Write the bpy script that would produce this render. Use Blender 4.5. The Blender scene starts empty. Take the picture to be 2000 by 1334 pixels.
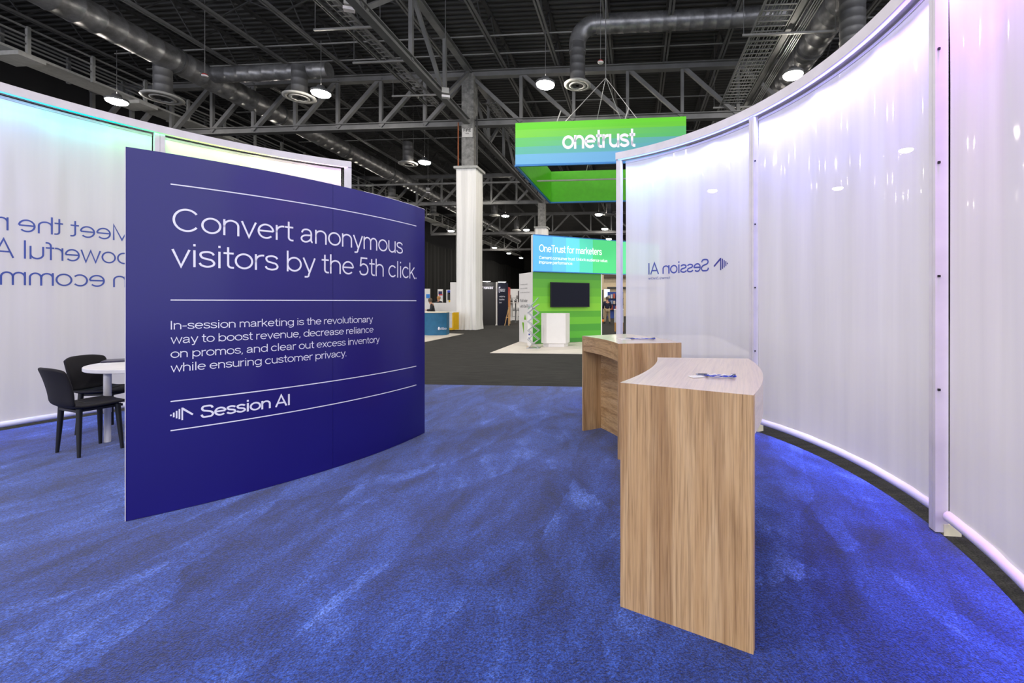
import bpy, bmesh, math, random, os
from mathutils import Vector, Matrix
random.seed(7)
PI = math.pi
S = bpy.context.scene
C = S.collection

# ------------------------------------------------------------------ camera, world, exposure
F, CX, HZ, EYE = 880.0, 1170.0, 590.0, 1.44          # focal length, principal column, horizon row (2000x1334), eye height
cam_data = bpy.data.cameras.new('camera')
cam_data.sensor_fit = 'HORIZONTAL'
cam_data.sensor_width = 36.0
cam_data.lens = 36.0 * F / 2000.0
cam_data.shift_x = (1000.0 - CX) / 2000.0
cam_data.shift_y = (HZ - 667.0) / 2000.0
cam_data.clip_start = 0.05
cam_data.clip_end = 400
cam = bpy.data.objects.new('camera', cam_data)
C.objects.link(cam)
cam.location = (0, 0, EYE)
cam.rotation_euler = (PI / 2, 0, 0)
S.camera = cam

world = bpy.data.worlds.new('hall_air')
S.world = world
world.use_nodes = True
world.node_tree.nodes['Background'].inputs[0].default_value = (0.75, 0.78, 0.9, 1)
world.node_tree.nodes['Background'].inputs[1].default_value = 1.5

S.view_settings.view_transform = 'Standard'
S.view_settings.look = 'None'
S.view_settings.exposure = 0.55
S.view_settings.gamma = 1.0
S.view_settings.use_curve_mapping = False
S.cycles.max_bounces = 8
S.cycles.diffuse_bounces = 4
S.cycles.transparent_max_bounces = 12
S.cycles.sample_clamp_indirect = 4.0
S.cycles.use_denoising = True
LAMP_POWER = 170.0
LED_RIGHT, LED_LEFT = 3.0, 2.5
WASH_RIGHT, WASH_LEFT = 8.0, 2.4        # watts per metre of light strip

# ------------------------------------------------------------------ helpers
def lin(c):
    c = c / 255.0
    return c / 12.92 if c <= 0.04045 else ((c + 0.055) / 1.055) ** 2.4
def rgb(r, g, b):
    return (lin(r), lin(g), lin(b), 1.0)

def ray(px):
    return (px - CX) / F
def at(px, py, D):
    return Vector((ray(px) * D, D, EYE + (HZ - py) / F * D))
def zat(py, D):
    return EYE + (HZ - py) / F * D
def gnd(px, py):
    D = F * EYE / (py - HZ)
    return Vector((ray(px) * D, D, 0))
HA = math.atan(70 / 880.0)                              # the hall's axis against the camera's
TU, TV = Vector((math.cos(HA), -math.sin(HA), 0)), Vector((math.sin(HA), math.cos(HA), 0))
def hall(u, v, z=0.0):
    return TU * u + TV * v + Vector((0, 0, z))

class MB:
    def __init__(s):
        s.v, s.f, s.sm = [], [], []
    def add(s, vs, fs, smooth=False):
        n = len(s.v)
        s.v += [Vector(p) for p in vs]
        s.f += [tuple(i + n for i in f) for f in fs]
        s.sm += [smooth] * len(fs)
        return s
    def box(s, c, d, rz=0.0, M=None):
        c = Vector(c)
        R = M if M is not None else Matrix.Rotation(rz, 3, 'Z')
        p = [c + R @ Vector((x * d[0] / 2, y * d[1] / 2, z * d[2] / 2)) for x in (-1, 1) for y in (-1, 1) for z in (-1, 1)]
        return s.add(p, [(0, 1, 3, 2), (4, 6, 7, 5), (0, 4, 5, 1), (2, 3, 7, 6), (0, 2, 6, 4), (1, 5, 7, 3)])
    def bar(s, a, b, w, h, up=(0, 0, 1)):
        a, b = Vector(a), Vector(b)
        d = (b - a)
        L = d.length
        d.normalize()
        upv = Vector(up)
        if abs(d.dot(upv)) > 0.98:
            upv = Vector((TV.x, TV.y, 0))
        x = d.cross(upv).normalized()
        z = x.cross(d).normalized()
        M = Matrix((x, d, z)).transposed()
        return s.box((a + b) / 2, (w, L, h), M=M)
    def tube(s, pts, r, n=10, smooth=True, caps=True):
        pts = [Vector(p) for p in pts]
        m = len(pts)
        rs = r if isinstance(r, (list, tuple)) else [r] * m
        vs, fs = [], []
        prev = None
        for i, p in enumerate(pts):
            t = (pts[min(i + 1, m - 1)] - pts[max(i - 1, 0)]).normalized()
            if prev is None:
                a = Vector((0, 0, 1)) if abs(t.z) < 0.9 else Vector((1, 0, 0))
                x = t.cross(a).normalized()
            else:
                x = (prev - t * prev.dot(t)).normalized()
            prev = x
            y = t.cross(x)
            for k in range(n):
                q = 2 * PI * k / n
                vs.append(p + (x * math.cos(q) + y * math.sin(q)) * rs[i])
        for i in range(m - 1):
            for k in range(n):
                k2 = (k + 1) % n
                fs.append((i * n + k, i * n + k2, (i + 1) * n + k2, (i + 1) * n + k))
        s.add(vs, fs, smooth)
        if caps:
            s.add(vs[:n], [tuple(range(n))[::-1]])
            s.add(vs[-n:], [tuple(range(n))])
        return s
    def lathe(s, prof, c=(0, 0, 0), n=24, smooth=True):
        c = Vector(c)
        vs, fs = [], []
        m = len(prof)
        for r, z in prof:
            for k in range(n):
                q = 2 * PI * k / n
                vs.append(c + Vector((r * math.cos(q), r * math.sin(q), z)))
        for i in range(m - 1):
            for k in range(n):
                k2 = (k + 1) % n
                fs.append((i * n + k, i * n + k2, (i + 1) * n + k2, (i + 1) * n + k))
        return s.add(vs, fs, smooth)
    def prism(s, poly, z0, z1):
        n = len(poly)
        vs = [(p[0], p[1], z0) for p in poly] + [(p[0], p[1], z1) for p in poly]
        fs = [tuple(range(n))[::-1], tuple(range(n, 2 * n))]
        fs += [(i, (i + 1) % n, n + (i + 1) % n, n + i) for i in range(n)]
        return s.add(vs, fs)
    def strip(s, grid, smooth=True):
        m, n = len(grid), len(grid[0])
        vs = [p for row in grid for p in row]
        fs = [(i * n + k, i * n + k + 1, (i + 1) * n + k + 1, (i + 1) * n + k) for i in range(m - 1) for k in range(n - 1)]
        return s.add(vs, fs, smooth)
    def build(s, name, material, parent=None, label=None):
        off = Vector((0, 0, 0))
        p = parent
        while p is not None:
            off += p.location
            p = p.parent
        me = bpy.data.meshes.new(name)
        me.from_pydata([v - off for v in s.v], [], s.f)
        me.polygons.foreach_set('use_smooth', s.sm)
        me.materials.append(material)
        bm = bmesh.new()
        bm.from_mesh(me)
        bmesh.ops.recalc_face_normals(bm, faces=bm.faces)
        bm.to_mesh(me)
        bm.free()
        o = bpy.data.objects.new(name, me)
        C.objects.link(o)
        if parent is not None:
            o.parent = parent
        if label:
            o['label'] = label
        return o

def tag(o, label, cat, group=None):
    o['label'] = label
    o['category'] = cat
    if group:
        o['group'] = group
    return o
def thing(name, label, cat, loc, group=None):
    o = bpy.data.objects.new(name, None)
    o.empty_display_size = 0.1
    C.objects.link(o)
    o.location = loc
    return tag(o, label, cat, group)
def struct(o):
    o['kind'] = 'structure'
    return o
def dup(root, loc=None, rotz=None):
    r = root.copy()
    C.objects.link(r)
    if loc is not None:
        r.location = loc
    if rotz is not None:
        r.rotation_euler = (0, 0, rotz)
    for ch in list(root.children):
        c = ch.copy()
        C.objects.link(c)
        c.parent = r
        for g in ch.children:
            d = g.copy()
            C.objects.link(d)
            d.parent = c
    return r
def bevel(o, w, seg=2):
    m = o.modifiers.new('bevel', 'BEVEL')
    m.width = w
    m.segments = seg
    m.limit_method = 'ANGLE'
    return o

# ------------------------------------------------------------------ materials
def base_mat(name):
    m = bpy.data.materials.new(name)
    m.use_nodes = True
    nt = m.node_tree
    return m, nt, nt.nodes['Principled BSDF']
def N(nt, kind, **kw):
    n = nt.nodes.new(kind)
    for k, v in kw.items():
        setattr(n, k, v)
    return n
def ramp(nt, fac, stops, interp='LINEAR'):
    r = nt.nodes.new('ShaderNodeValToRGB')
    r.color_ramp.interpolation = interp
    e = r.color_ramp.elements
    e[0].position, e[0].color = stops[0]
    e[1].position, e[1].color = stops[1]
    for p, c in stops[2:]:
        x = e.new(p)
        x.color = c
    if fac is not None:
        nt.links.new(fac, r.inputs[0])
    return r
def coords(nt, scale=(1, 1, 1), rot=(0, 0, 0), loc=(0, 0, 0)):
    tc = nt.nodes.new('ShaderNodeTexCoord')
    mp = nt.nodes.new('ShaderNodeMapping')
    mp.inputs['Scale'].default_value = scale
    mp.inputs['Rotation'].default_value = rot
    mp.inputs['Location'].default_value = loc
    nt.links.new(tc.outputs['Object'], mp.inputs[0])
    return mp.outputs[0]
def noise(nt, vec, scale, detail=3.0, rough=0.5, dist=0.0):
    n = nt.nodes.new('ShaderNodeTexNoise')
    n.inputs['Scale'].default_value = scale
    n.inputs['Detail'].default_value = detail
    n.inputs['Roughness'].default_value = rough
    n.inputs['Distortion'].default_value = dist
    nt.links.new(vec, n.inputs['Vector'])
    return n.outputs['Fac']
def mixc(nt, fac, a, b, blend='MIX'):
    m = nt.nodes.new('ShaderNodeMix')
    m.data_type = 'RGBA'
    m.blend_type = blend
    for sock, val in ((m.inputs[0], fac), (m.inputs[6], a), (m.inputs[7], b)):
        if hasattr(val, 'links'):
            nt.links.new(val, sock)
        else:
            sock.default_value = val
    return m.outputs[2]
def bump(nt, p, h, strength=0.3, dist=0.01):
    b = nt.nodes.new('ShaderNodeBump')
    b.inputs['Strength'].default_value = strength
    b.inputs['Distance'].default_value = dist
    nt.links.new(h, b.inputs['Height'])
    nt.links.new(b.outputs[0], p.inputs['Normal'])

_cache = {}
def flat(name, col, rough=0.5, metal=0.0, coat=0.0, var=0.06, vscale=6.0, spec=0.5):
    """a painted or plain surface with a faint procedural unevenness"""
    if name in _cache:
        return _cache[name]
    m, nt, p = base_mat(name)
    c = coords(nt)
    n = noise(nt, c, vscale, 3)
    lo = tuple(x * (1 - var) for x in col[:3]) + (1,)
    hi = tuple(min(1, x * (1 + var)) for x in col[:3]) + (1,)
    r = ramp(nt, n, [(0.3, lo), (0.7, hi)])
    nt.links.new(r.outputs[0], p.inputs['Base Color'])
    p.inputs['Roughness'].default_value = rough
    p.inputs['Metallic'].default_value = metal
    p.inputs['Coat Weight'].default_value = coat
    p.inputs['Specular IOR Level'].default_value = spec
    _cache[name] = m
    return m
def glow(name, col, strength):
    if name in _cache:
        return _cache[name]
    m = bpy.data.materials.new(name)
    m.use_nodes = True
    nt = m.node_tree
    nt.nodes.remove(nt.nodes['Principled BSDF'])
    e = nt.nodes.new('ShaderNodeEmission')
    e.inputs[0].default_value = col
    e.inputs[1].default_value = strength
    nt.links.new(e.outputs[0], nt.nodes['Material Output'].inputs[0])
    _cache[name] = m
    return m

def carpet_blue():
    m, nt, p = base_mat('blue_pile')
    c = coords(nt)
    fine = noise(nt, c, 120, 2, 0.75)
    mid = noise(nt, c, 50, 3, 0.75)
    # brushed pile: long soft sweeps left by the vacuum, each side of a sweep leaning its own way
    c2 = coords(nt, (1.0, 0.36, 1), (0, 0, 0.25))
    sweep = noise(nt, c2, 2.3, 4, 0.55, 1.6)
    c3 = coords(nt, (1.1, 0.5, 1), (0, 0, -0.45), (3, 1, 0))
    sweep2 = noise(nt, c3, 1.7, 4, 0.55, 2.0)
    vo = N(nt, 'ShaderNodeTexVoronoi')
    vo.inputs['Scale'].default_value = 1.6
    vo.inputs['Randomness'].default_value = 1.0
    c4 = coords(nt, (1.3, 0.5, 1), (0, 0, 0.4))
    wn = N(nt, 'ShaderNodeTexNoise'); wn.inputs['Scale'].default_value = 14.0; wn.inputs['Detail'].default_value = 3.0
    nt.links.new(c4, wn.inputs['Vector'])
    va = N(nt, 'ShaderNodeVectorMath', operation='MULTIPLY_ADD')
    nt.links.new(wn.outputs['Color'], va.inputs[0]); va.inputs[1].default_value = (0.12, 0.12, 0.0); nt.links.new(c4, va.inputs[2])
    nt.links.new(va.outputs[0], vo.inputs['Vector'])
    vsep = N(nt, 'ShaderNodeSeparateColor')
    nt.links.new(vo.outputs['Color'], vsep.inputs[0])
    a = N(nt, 'ShaderNodeMath', operation='MULTIPLY_ADD')
    nt.links.new(sweep, a.inputs[0]); a.inputs[1].default_value = 0.9; nt.links.new(sweep2, a.inputs[2])
    b = N(nt, 'ShaderNodeMath', operation='MULTIPLY_ADD')
    nt.links.new(vsep.outputs[0], b.inputs[0]); b.inputs[1].default_value = 0.30; nt.links.new(a.outputs[0], b.inputs[2])
    # strokes of the vacuum cleaner: saw-edged bands, each stroke light on one side
    wv = N(nt, 'ShaderNodeTexWave', wave_type='BANDS', wave_profile='SAW')
    wv.inputs['Scale'].default_value = 0.55
    wv.inputs['Distortion'].default_value = 8.0
    wv.inputs['Detail'].default_value = 2.0
    wv.inputs['Detail Scale'].default_value = 0.8
    nt.links.new(coords(nt, (1.0, 0.55, 1), (0, 0, 0.7)), wv.inputs['Vector'])
    wm = N(nt, 'ShaderNodeMath', operation='MULTIPLY_ADD')
    nt.links.new(wv.outputs['Fac'], wm.inputs[0]); wm.inputs[1].default_value = 0.13; nt.links.new(b.outputs[0], wm.inputs[2])
    b = wm
    mr = N(nt, 'ShaderNodeMapRange')
    nt.links.new(b.outputs[0], mr.inputs[0])
    mr.inputs[1].default_value = 0.72
    mr.inputs[2].default_value = 1.56
    col = ramp(nt, mr.outputs[0], [(0.0, rgb(6, 22, 76)), (0.35, rgb(13, 40, 116)), (0.7, rgb(34, 66, 156)), (1.0, rgb(74, 106, 202))])
    sp = ramp(nt, fine, [(0.34, (0.22, 0.24, 0.3, 1)), (0.5, (0.9, 0.9, 0.92, 1)), (0.66, (2.3, 2.2, 1.9, 1))])
    sp2 = ramp(nt, mid, [(0.3, (0.75, 0.75, 0.78, 1)), (0.7, (1.25, 1.25, 1.25, 1))])
    k = mixc(nt, 1.0, col.outputs[0], sp.outputs[0], 'MULTIPLY')
    k = mixc(nt, 1.0, k, sp2.outputs[0], 'MULTIPLY')
    nt.links.new(k, p.inputs['Base Color'])
    p.inputs['Roughness'].default_value = 0.95
    p.inputs['Specular IOR Level'].default_value = 0.15
    p.inputs['Sheen Weight'].default_value = 0.25
    p.inputs['Sheen Roughness'].default_value = 0.5
    bump(nt, p, fine, 0.5, 0.012)
    return m
def carpet_dark():
    m, nt, p = base_mat('charcoal_carpet')
    c = coords(nt, (1, 1, 1))
    fine = noise(nt, c, 90, 2, 0.7)
    cs = coords(nt, (0.6, 5, 1))
    st = noise(nt, cs, 3, 4, 0.7)
    a = ramp(nt, st, [(0.3, rgb(44, 44, 44)), (0.7, rgb(66, 65, 64))])
    b = ramp(nt, fine, [(0.3, (0.55, 0.55, 0.55, 1)), (0.7, (1.45, 1.45, 1.45, 1))])
    nt.links.new(mixc(nt, 1.0, a.outputs[0], b.outputs[0], 'MULTIPLY'), p.inputs['Base Color'])
    p.inputs['Roughness'].default_value = 0.95
    p.inputs['Specular IOR Level'].default_value = 0.1
    bump(nt, p, fine, 0.4, 0.01)
    return m
def wood(name, grain, tint=1.0, pale=0.0):
    m, nt, p = base_mat(name)
    sc = {'z': (1, 1, 0.06), 'y': (1, 0.06, 1), 'x': (0.06, 1, 1)}[grain]
    c = coords(nt, sc)
    big = noise(nt, c, 13, 4, 0.6, 1.0)
    ringn = N(nt, 'ShaderNodeTexWave', wave_type='RINGS')
    ringn.inputs['Scale'].default_value = 2.6
    ringn.inputs['Distortion'].default_value = 9.0
    ringn.inputs['Detail'].default_value = 3.0
    ringn.inputs['Detail Scale'].default_value = 1.6
    nt.links.new(c, ringn.inputs['Vector'])
    fsc = tuple(x if x == 1 else 0.022 for x in sc)
    c2 = coords(nt, fsc)
    fine = noise(nt, c2, 130, 3, 0.65)
    streak = noise(nt, c2, 62, 4, 0.65)
    def t(r, g, b):
        q = rgb(r, g, b)
        return tuple(min(1, x * tint) for x in q[:3]) + (1,)
    a = ramp(nt, big, [(0.25, t(176, 138, 94)), (0.5, t(192, 156, 112)), (0.75, t(205, 172, 130))])
    b = ramp(nt, ringn.outputs['Fac'], [(0.0, (0.70, 0.64, 0.58, 1)), (0.16, (1.0, 1.0, 1.0, 1)), (1.0, (1.04, 1.04, 1.04, 1))])
    d = ramp(nt, fine, [(0.34, (0.66, 0.63, 0.60, 1)), (0.56, (1.07, 1.07, 1.07, 1))])
    e = ramp(nt, streak, [(0.32, (0.58, 0.53, 0.48, 1)), (0.42, (1, 1, 1, 1))])
    k = mixc(nt, 0.8, a.outputs[0], b.outputs[0], 'MULTIPLY')
    k = mixc(nt, 0.9, k, d.outputs[0], 'MULTIPLY')
    k = mixc(nt, 0.75, k, e.outputs[0], 'MULTIPLY')
    if pale:                                                # light on the oak painted in as a whitish tint over the grain
        k = mixc(nt, pale, k, rgb(236, 222, 220))
    nt.links.new(k, p.inputs['Base Color'])
    p.inputs['Roughness'].default_value = 0.38
    bump(nt, p, fine, 0.08, 0.002)
    return m
def sheet_mat():
    m = bpy.data.materials.new('translucent_white_sheet')
    m.use_nodes = True
    nt = m.node_tree
    nt.nodes.remove(nt.nodes['Principled BSDF'])
    c = coords(nt, (1, 1, 1))
    weave = noise(nt, c, 400, 2)
    fold = noise(nt, coords(nt, (1, 1, 0.05)), 7, 3)
    tone = ramp(nt, fold, [(0.3, rgb(232, 228, 231)), (0.7, rgb(243, 239, 241))])
    d = N(nt, 'ShaderNodeBsdfDiffuse'); nt.links.new(tone.outputs[0], d.inputs[0])
    t = N(nt, 'ShaderNodeBsdfTranslucent'); nt.links.new(tone.outputs[0], t.inputs[0])
    m1 = N(nt, 'ShaderNodeMixShader'); m1.inputs[0].default_value = 0.35
    nt.links.new(d.outputs[0], m1.inputs[1]); nt.links.new(t.outputs[0], m1.inputs[2])
    tr = N(nt, 'ShaderNodeBsdfTransparent'); tr.inputs[0].default_value = (1, 1, 1, 1)
    m2 = N(nt, 'ShaderNodeMixShader'); m2.inputs[0].default_value = 0.10
    nt.links.new(m1.outputs[0], m2.inputs[1]); nt.links.new(tr.outputs[0], m2.inputs[2])
    g = N(nt, 'ShaderNodeBsdfGlossy'); g.inputs['Roughness'].default_value = 0.07
    lw = N(nt, 'ShaderNodeLayerWeight'); lw.inputs[0].default_value = 0.5
    pw = N(nt, 'ShaderNodeMath', operation='POWER'); nt.links.new(lw.outputs['Facing'], pw.inputs[0]); pw.inputs[1].default_value = 5.0
    fr = N(nt, 'ShaderNodeMath', operation='MULTIPLY_ADD'); nt.links.new(pw.outputs[0], fr.inputs[0]); fr.inputs[1].default_value = 0.25; fr.inputs[2].default_value = 0.03
    m3 = N(nt, 'ShaderNodeMixShader')
    nt.links.new(fr.outputs[0], m3.inputs[0])
    nt.links.new(m2.outputs[0], m3.inputs[1]); nt.links.new(g.outputs[0], m3.inputs[2])
    nt.links.new(m3.outputs[0], nt.nodes['Material Output'].inputs[0])
    return m
def zramp(name, stops, z0, z1, interp='CONSTANT', rough=0.5, axis='Z', emit=0.0):
    """printed bands of colour along one axis of the object"""
    m, nt, p = base_mat(name)
    tc = N(nt, 'ShaderNodeTexCoord')
    sx = N(nt, 'ShaderNodeSeparateXYZ')
    nt.links.new(tc.outputs['Object'], sx.inputs[0])
    mr = N(nt, 'ShaderNodeMapRange')
    nt.links.new(sx.outputs[axis], mr.inputs[0])
    mr.inputs[1].default_value = z0
    mr.inputs[2].default_value = z1
    r = ramp(nt, mr.outputs[0], stops, interp)
    nt.links.new(r.outputs[0], p.inputs['Base Color'])
    p.inputs['Roughness'].default_value = rough
    if emit:
        nt.links.new(r.outputs[0], p.inputs['Emission Color'])
        p.inputs['Emission Strength'].default_value = emit
    return m
def drape_mat(name, c0, c1):
    m, nt, p = base_mat(name)
    n = noise(nt, coords(nt, (1, 1, 0.02)), 3.5, 3, 0.6)
    r = ramp(nt, n, [(0.35, c0), (0.65, c1)])
    nt.links.new(r.outputs[0], p.inputs['Base Color'])
    p.inputs['Roughness'].default_value = 0.9
    return m
def concrete():
    m, nt, p = base_mat('concrete')
    n = noise(nt, coords(nt), 4, 6, 0.7)
    r = ramp(nt, n, [(0.3, rgb(86, 86, 86)), (0.7, rgb(150, 149, 147))])
    nt.links.new(r.outputs[0], p.inputs['Base Color'])
    p.inputs['Roughness'].default_value = 0.9
    return m
def duct_mat():
    m, nt, p = base_mat('galvanised_duct')
    n = noise(nt, coords(nt), 2.0, 4, 0.6)
    r = ramp(nt, n, [(0.3, rgb(110, 110, 112)), (0.7, rgb(165, 165, 168))])
    nt.links.new(r.outputs[0], p.inputs['Base Color'])
    p.inputs['Metallic'].default_value = 0.6
    p.inputs['Roughness'].default_value = 0.36
    return m

M_pile, M_charcoal = carpet_blue(), carpet_dark()
M_woodz, M_woody = wood('oak_upright_grain', 'z'), wood('oak_long_grain', 'y')
M_woodlit = wood('oak_lit_pale', 'y', 1.1, 0.5)  # same oak, with the light it catches mixed into its colour
M_woodlit.node_tree.nodes['Principled BSDF'].inputs['Coat Weight'].default_value = 1.0
M_woodlit.node_tree.nodes['Principled BSDF'].inputs['Coat IOR'].default_value = 1.8
M_woodlit.node_tree.nodes['Principled BSDF'].inputs['Coat Roughness'].default_value = 0.22
M_sheet = sheet_mat()
M_white = flat('white_painted', rgb(226, 222, 226), 0.45)
M_frame = flat('white_frame', rgb(214, 208, 214), 0.4)
M_hem = flat('hem_white', rgb(228, 224, 234), 0.6)
M_panel = flat('blue_print', rgb(22, 13, 108), 0.4, var=0.02, vscale=1.2, coat=0.45, spec=0.3)
M_panel.node_tree.nodes['Principled BSDF'].inputs['Coat Roughness'].default_value = 0.2
M_letter = flat('white_vinyl', rgb(236, 234, 246), 0.5)
M_slate = flat('slate_blue_vinyl', rgb(66, 84, 158), 0.4)
M_black = flat('black_fabric', rgb(24, 21, 27), 0.75, spec=0.3)
M_blackleg = flat('black_metal', rgb(14, 13, 15), 0.5)
M_steel = flat('dark_steel', rgb(112, 112, 113), 0.5, var=0.18, vscale=1.5)
M_steeld = flat('black_steel', rgb(62, 62, 63), 0.6, var=0.15, vscale=1.5)
M_deck = flat('black_deck', rgb(62, 62, 62), 0.6, var=0.2, vscale=0.4)
M_duct = duct_mat()
M_grey = flat('grey_slab', rgb(168, 168, 166), 0.7, var=0.1)
M_conc = concrete()
M_wdrape = drape_mat('white_drape', rgb(226, 224, 222), rgb(246, 244, 242))
M_bdrape = drape_mat('black_drape', rgb(9, 9, 9), rgb(26, 26, 26))
M_boothwhite = flat('booth_white', rgb(230, 227, 224), 0.5, var=0.015)
M_green = zramp('green_bands', [(0, rgb(58, 140, 44)), (0.06, rgb(84, 176, 44)), (0.16, rgb(70, 158, 44)), (0.26, rgb(104, 186, 44)),
                                (0.36, rgb(84, 168, 40)), (0.45, rgb(128, 200, 48)), (0.56, rgb(114, 192, 44)), (0.66, rgb(98, 176, 42)),
                                (0.78, rgb(88, 166, 44)), (0.9, rgb(72, 148, 48))], 0.0, 2.46)

# ------------------------------------------------------------------ lettering
def _el(cx, cy, rx, ry, a0, a1, n=0):
    n = n or max(6, int(abs(a1 - a0) / 9))
    return [(cx + rx * math.cos(math.radians(a0 + (a1 - a0) * i / n)), cy + ry * math.sin(math.radians(a0 + (a1 - a0) * i / n))) for i in range(n + 1)]
def _sp(pts, m=8):
    """smooth line through the points"""
    p = [pts[0]] + list(pts) + [pts[-1]]
    out = []
    for i in range(1, len(p) - 2):
        for k in range(m):
            t = k / m
            out.append(tuple(0.5 * ((2 * p[i][c]) + (-p[i - 1][c] + p[i + 1][c]) * t + (2 * p[i - 1][c] - 5 * p[i][c] + 4 * p[i + 1][c] - p[i + 2][c]) * t * t
                                    + (-p[i - 1][c] + 3 * p[i][c] - 3 * p[i + 1][c] + p[i + 2][c]) * t ** 3) for c in (0, 1)))
    out.append(pts[-1])
    return out
def _letter(ch, t):
    """centre lines of one plain sans letter of stroke t: (advance, [lines]); capitals are 1 high, small letters 0.72"""
    h = t / 2
    xh = 0.72
    B, X, K, Dn = h, xh - h, 1 - h, -0.27 + h
    L = 0.09
    mid = xh / 2
    o = lambda cx, rx: _el(cx, mid, rx, mid - h, 0, 360, 44)
    arch = lambda x0, x1: _el((x0 + x1) / 2, X - 0.24, (x1 - x0) / 2, 0.24, 180, 0) + [(x1, 0)]
    if ch == ' ': return 0.30, []
    if ch == '.': return 0.22, [[(0.10, 0), (0.10, t * 1.1)]]
    if ch == ',': return 0.22, [[(0.12, t), (0.12, 0), (0.06, -0.13)]]
    if ch == "'": return 0.18, [[(0.09, 1), (0.09, 0.76)]]
    if ch == '-': return 0.44, [[(0.04, 0.37), (0.40, 0.37)]]
    if ch == 'o': return 0.76, [o(0.38, 0.32)]
    if ch == 'c': return 0.68, [_el(0.37, mid, 0.31, mid - h, 42, 318)]
    if ch == 'e': return 0.75, [[(0.06, 0.375), (0.69, 0.375)], [(0.69, 0.375)] + _el(0.38, mid, 0.31, mid - h, 4, 316)]
    if ch == 'n': return 0.72, [[(L, 0), (L, xh)], [(L, 0.36)] + arch(L, 0.62)]
    if ch == 'm': return 1.08, [[(L, 0), (L, xh)], [(L, 0.36)] + arch(L, 0.54), [(0.54, 0.36)] + arch(0.54, 0.98)]
    if ch == 'h': return 0.72, [[(L, 0), (L, 1)], [(L, 0.36)] + arch(L, 0.62)]
    if ch == 'u': return 0.72, [[(0.62, xh), (0.62, 0)], [(L, xh)] + _el((L + 0.62) / 2, B + 0.24, (0.62 - L) / 2, 0.24, 180, 360) + [(0.62, 0.36)]]
    if ch == 'r': return 0.44, [[(L, 0), (L, xh)], [(L, 0.34)] + _el(0.37, X - 0.25, 0.28, 0.25, 180, 88) + [(0.43, X)]]
    if ch == 't': return 0.42, [[(0.02, X), (0.40, X)], [(0.19, 0.95)] + [(0.19, 0.2)] + _el(0.33, 0.14 + B, 0.14, 0.14, 180, 270) + [(0.41, B)]]
    if ch == 'f': return 0.40, [[(0.02, X), (0.38, X)], [(0.17, 0), (0.17, 0.8)] + _el(0.32, K - 0.17, 0.15, 0.17, 180, 90) + [(0.39, K)]]
    if ch == 'l': return 0.26, [[(0.13, 0), (0.13, 1)]]
    if ch == 'i': return 0.26, [[(0.13, 0), (0.13, xh)], [(0.13, 0.98 - t * 1.15), (0.13, 0.98)]]
    if ch == 'b': return 0.79, [[(L, 0), (L, 1)], o(0.40, 0.31)]
    if ch == 'd': return 0.79, [[(0.70, 0), (0.70, 1)], o(0.39, 0.31)]
    if ch == 'p': return 0.79, [[(L, -0.27), (L, xh)], o(0.40, 0.31)]
    if ch == 'q': return 0.79, [[(0.70, -0.27), (0.70, xh)], o(0.39, 0.31)]
    if ch == 'g': return 0.79, [[(0.70, xh), (0.70, 0.0)] + _el(0.40, 0.0, 0.30, -Dn, 0, -140), o(0.39, 0.31)]
    if ch == 'v': return 0.64, [[(0.04, xh), (0.32, 0.01), (0.60, xh)]]
    if ch == 'w': return 0.98, [[(0.04, xh), (0.26, 0.01), (0.49, xh - 0.02), (0.72, 0.01), (0.94, xh)]]
    if ch == 'x': return 0.62, [[(0.05, xh), (0.57, 0)], [(0.57, xh), (0.05, 0)]]
    if ch == 'k': return 0.64, [[(L, 0), (L, 1)], [(0.56, xh), (L, 0.28)], [(0.26, 0.42), (0.60, 0)]]
    if ch == 'y': return 0.64, [[(0.04, xh), (0.33, 0.02)], [(0.61, xh), (0.30, -0.12)] + _el(0.20, Dn + 0.11, 0.11, 0.11, -20, -90) + [(0.10, Dn)]]
    if ch == 's': return 0.62, [_sp([(0.55, 0.55), (0.48, X - 0.04), (0.31, X), (0.12, X - 0.05), (0.08, 0.53), (0.15, 0.42), (0.32, 0.37), (0.48, 0.32), (0.56, 0.20), (0.50, B + 0.05), (0.31, B), (0.12, B + 0.05), (0.05, 0.19)])]
    if ch == 'a': return 0.70, [_sp([(0.09, 0.50), (0.16, X - 0.05), (0.32, X), (0.48, X - 0.05), (0.55, 0.50), (0.55, 0.30)]) + [(0.55, 0.14)] + _el(0.63, 0.10 + B, 0.08, 0.10, 180, 265),
                                _sp([(0.55, 0.40), (0.42, 0.385), (0.25, 0.37), (0.11, 0.30), (0.07, 0.19), (0.13, B + 0.045), (0.27, B), (0.43, B + 0.055), (0.54, 0.22)])]
    if ch == '5': return 0.68, [[(0.56, K), (0.15, K), (0.10, 0.50)], _sp([(0.10, 0.50), (0.20, 0.60), (0.34, 0.63), (0.52, 0.55), (0.60, 0.33), (0.52, 0.11), (0.33, B), (0.14, 0.08), (0.06, 0.24)])]
    if ch == 'C': return 0.98, [_el(0.50, 0.5, 0.43, 0.5 - h, 38, 322)]
    if ch == 'G': return 1.0, [_el(0.50, 0.5, 0.43, 0.5 - h, 38, 352) + [(0.93, 0.44), (0.55, 0.44)]]
    if ch == 'O': return 1.0, [_el(0.50, 0.5, 0.44, 0.5 - h, 0, 360, 48)]
    if ch == 'S': return 0.82, [_sp([(0.73, 0.74), (0.64, 0.90), (0.41, K), (0.18, 0.90), (0.11, 0.74), (0.20, 0.59), (0.41, 0.525), (0.64, 0.44), (0.75, 0.27), (0.65, 0.09), (0.41, B), (0.17, 0.09), (0.07, 0.28)])]
    if ch == 'I': return 0.30, [[(0.15, 0), (0.15, 1)]]
    if ch == 'A': return 0.86, [[(0.04, 0), (0.43, 0.99), (0.82, 0)], [(0.16, 0.32), (0.70, 0.32)]]
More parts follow.
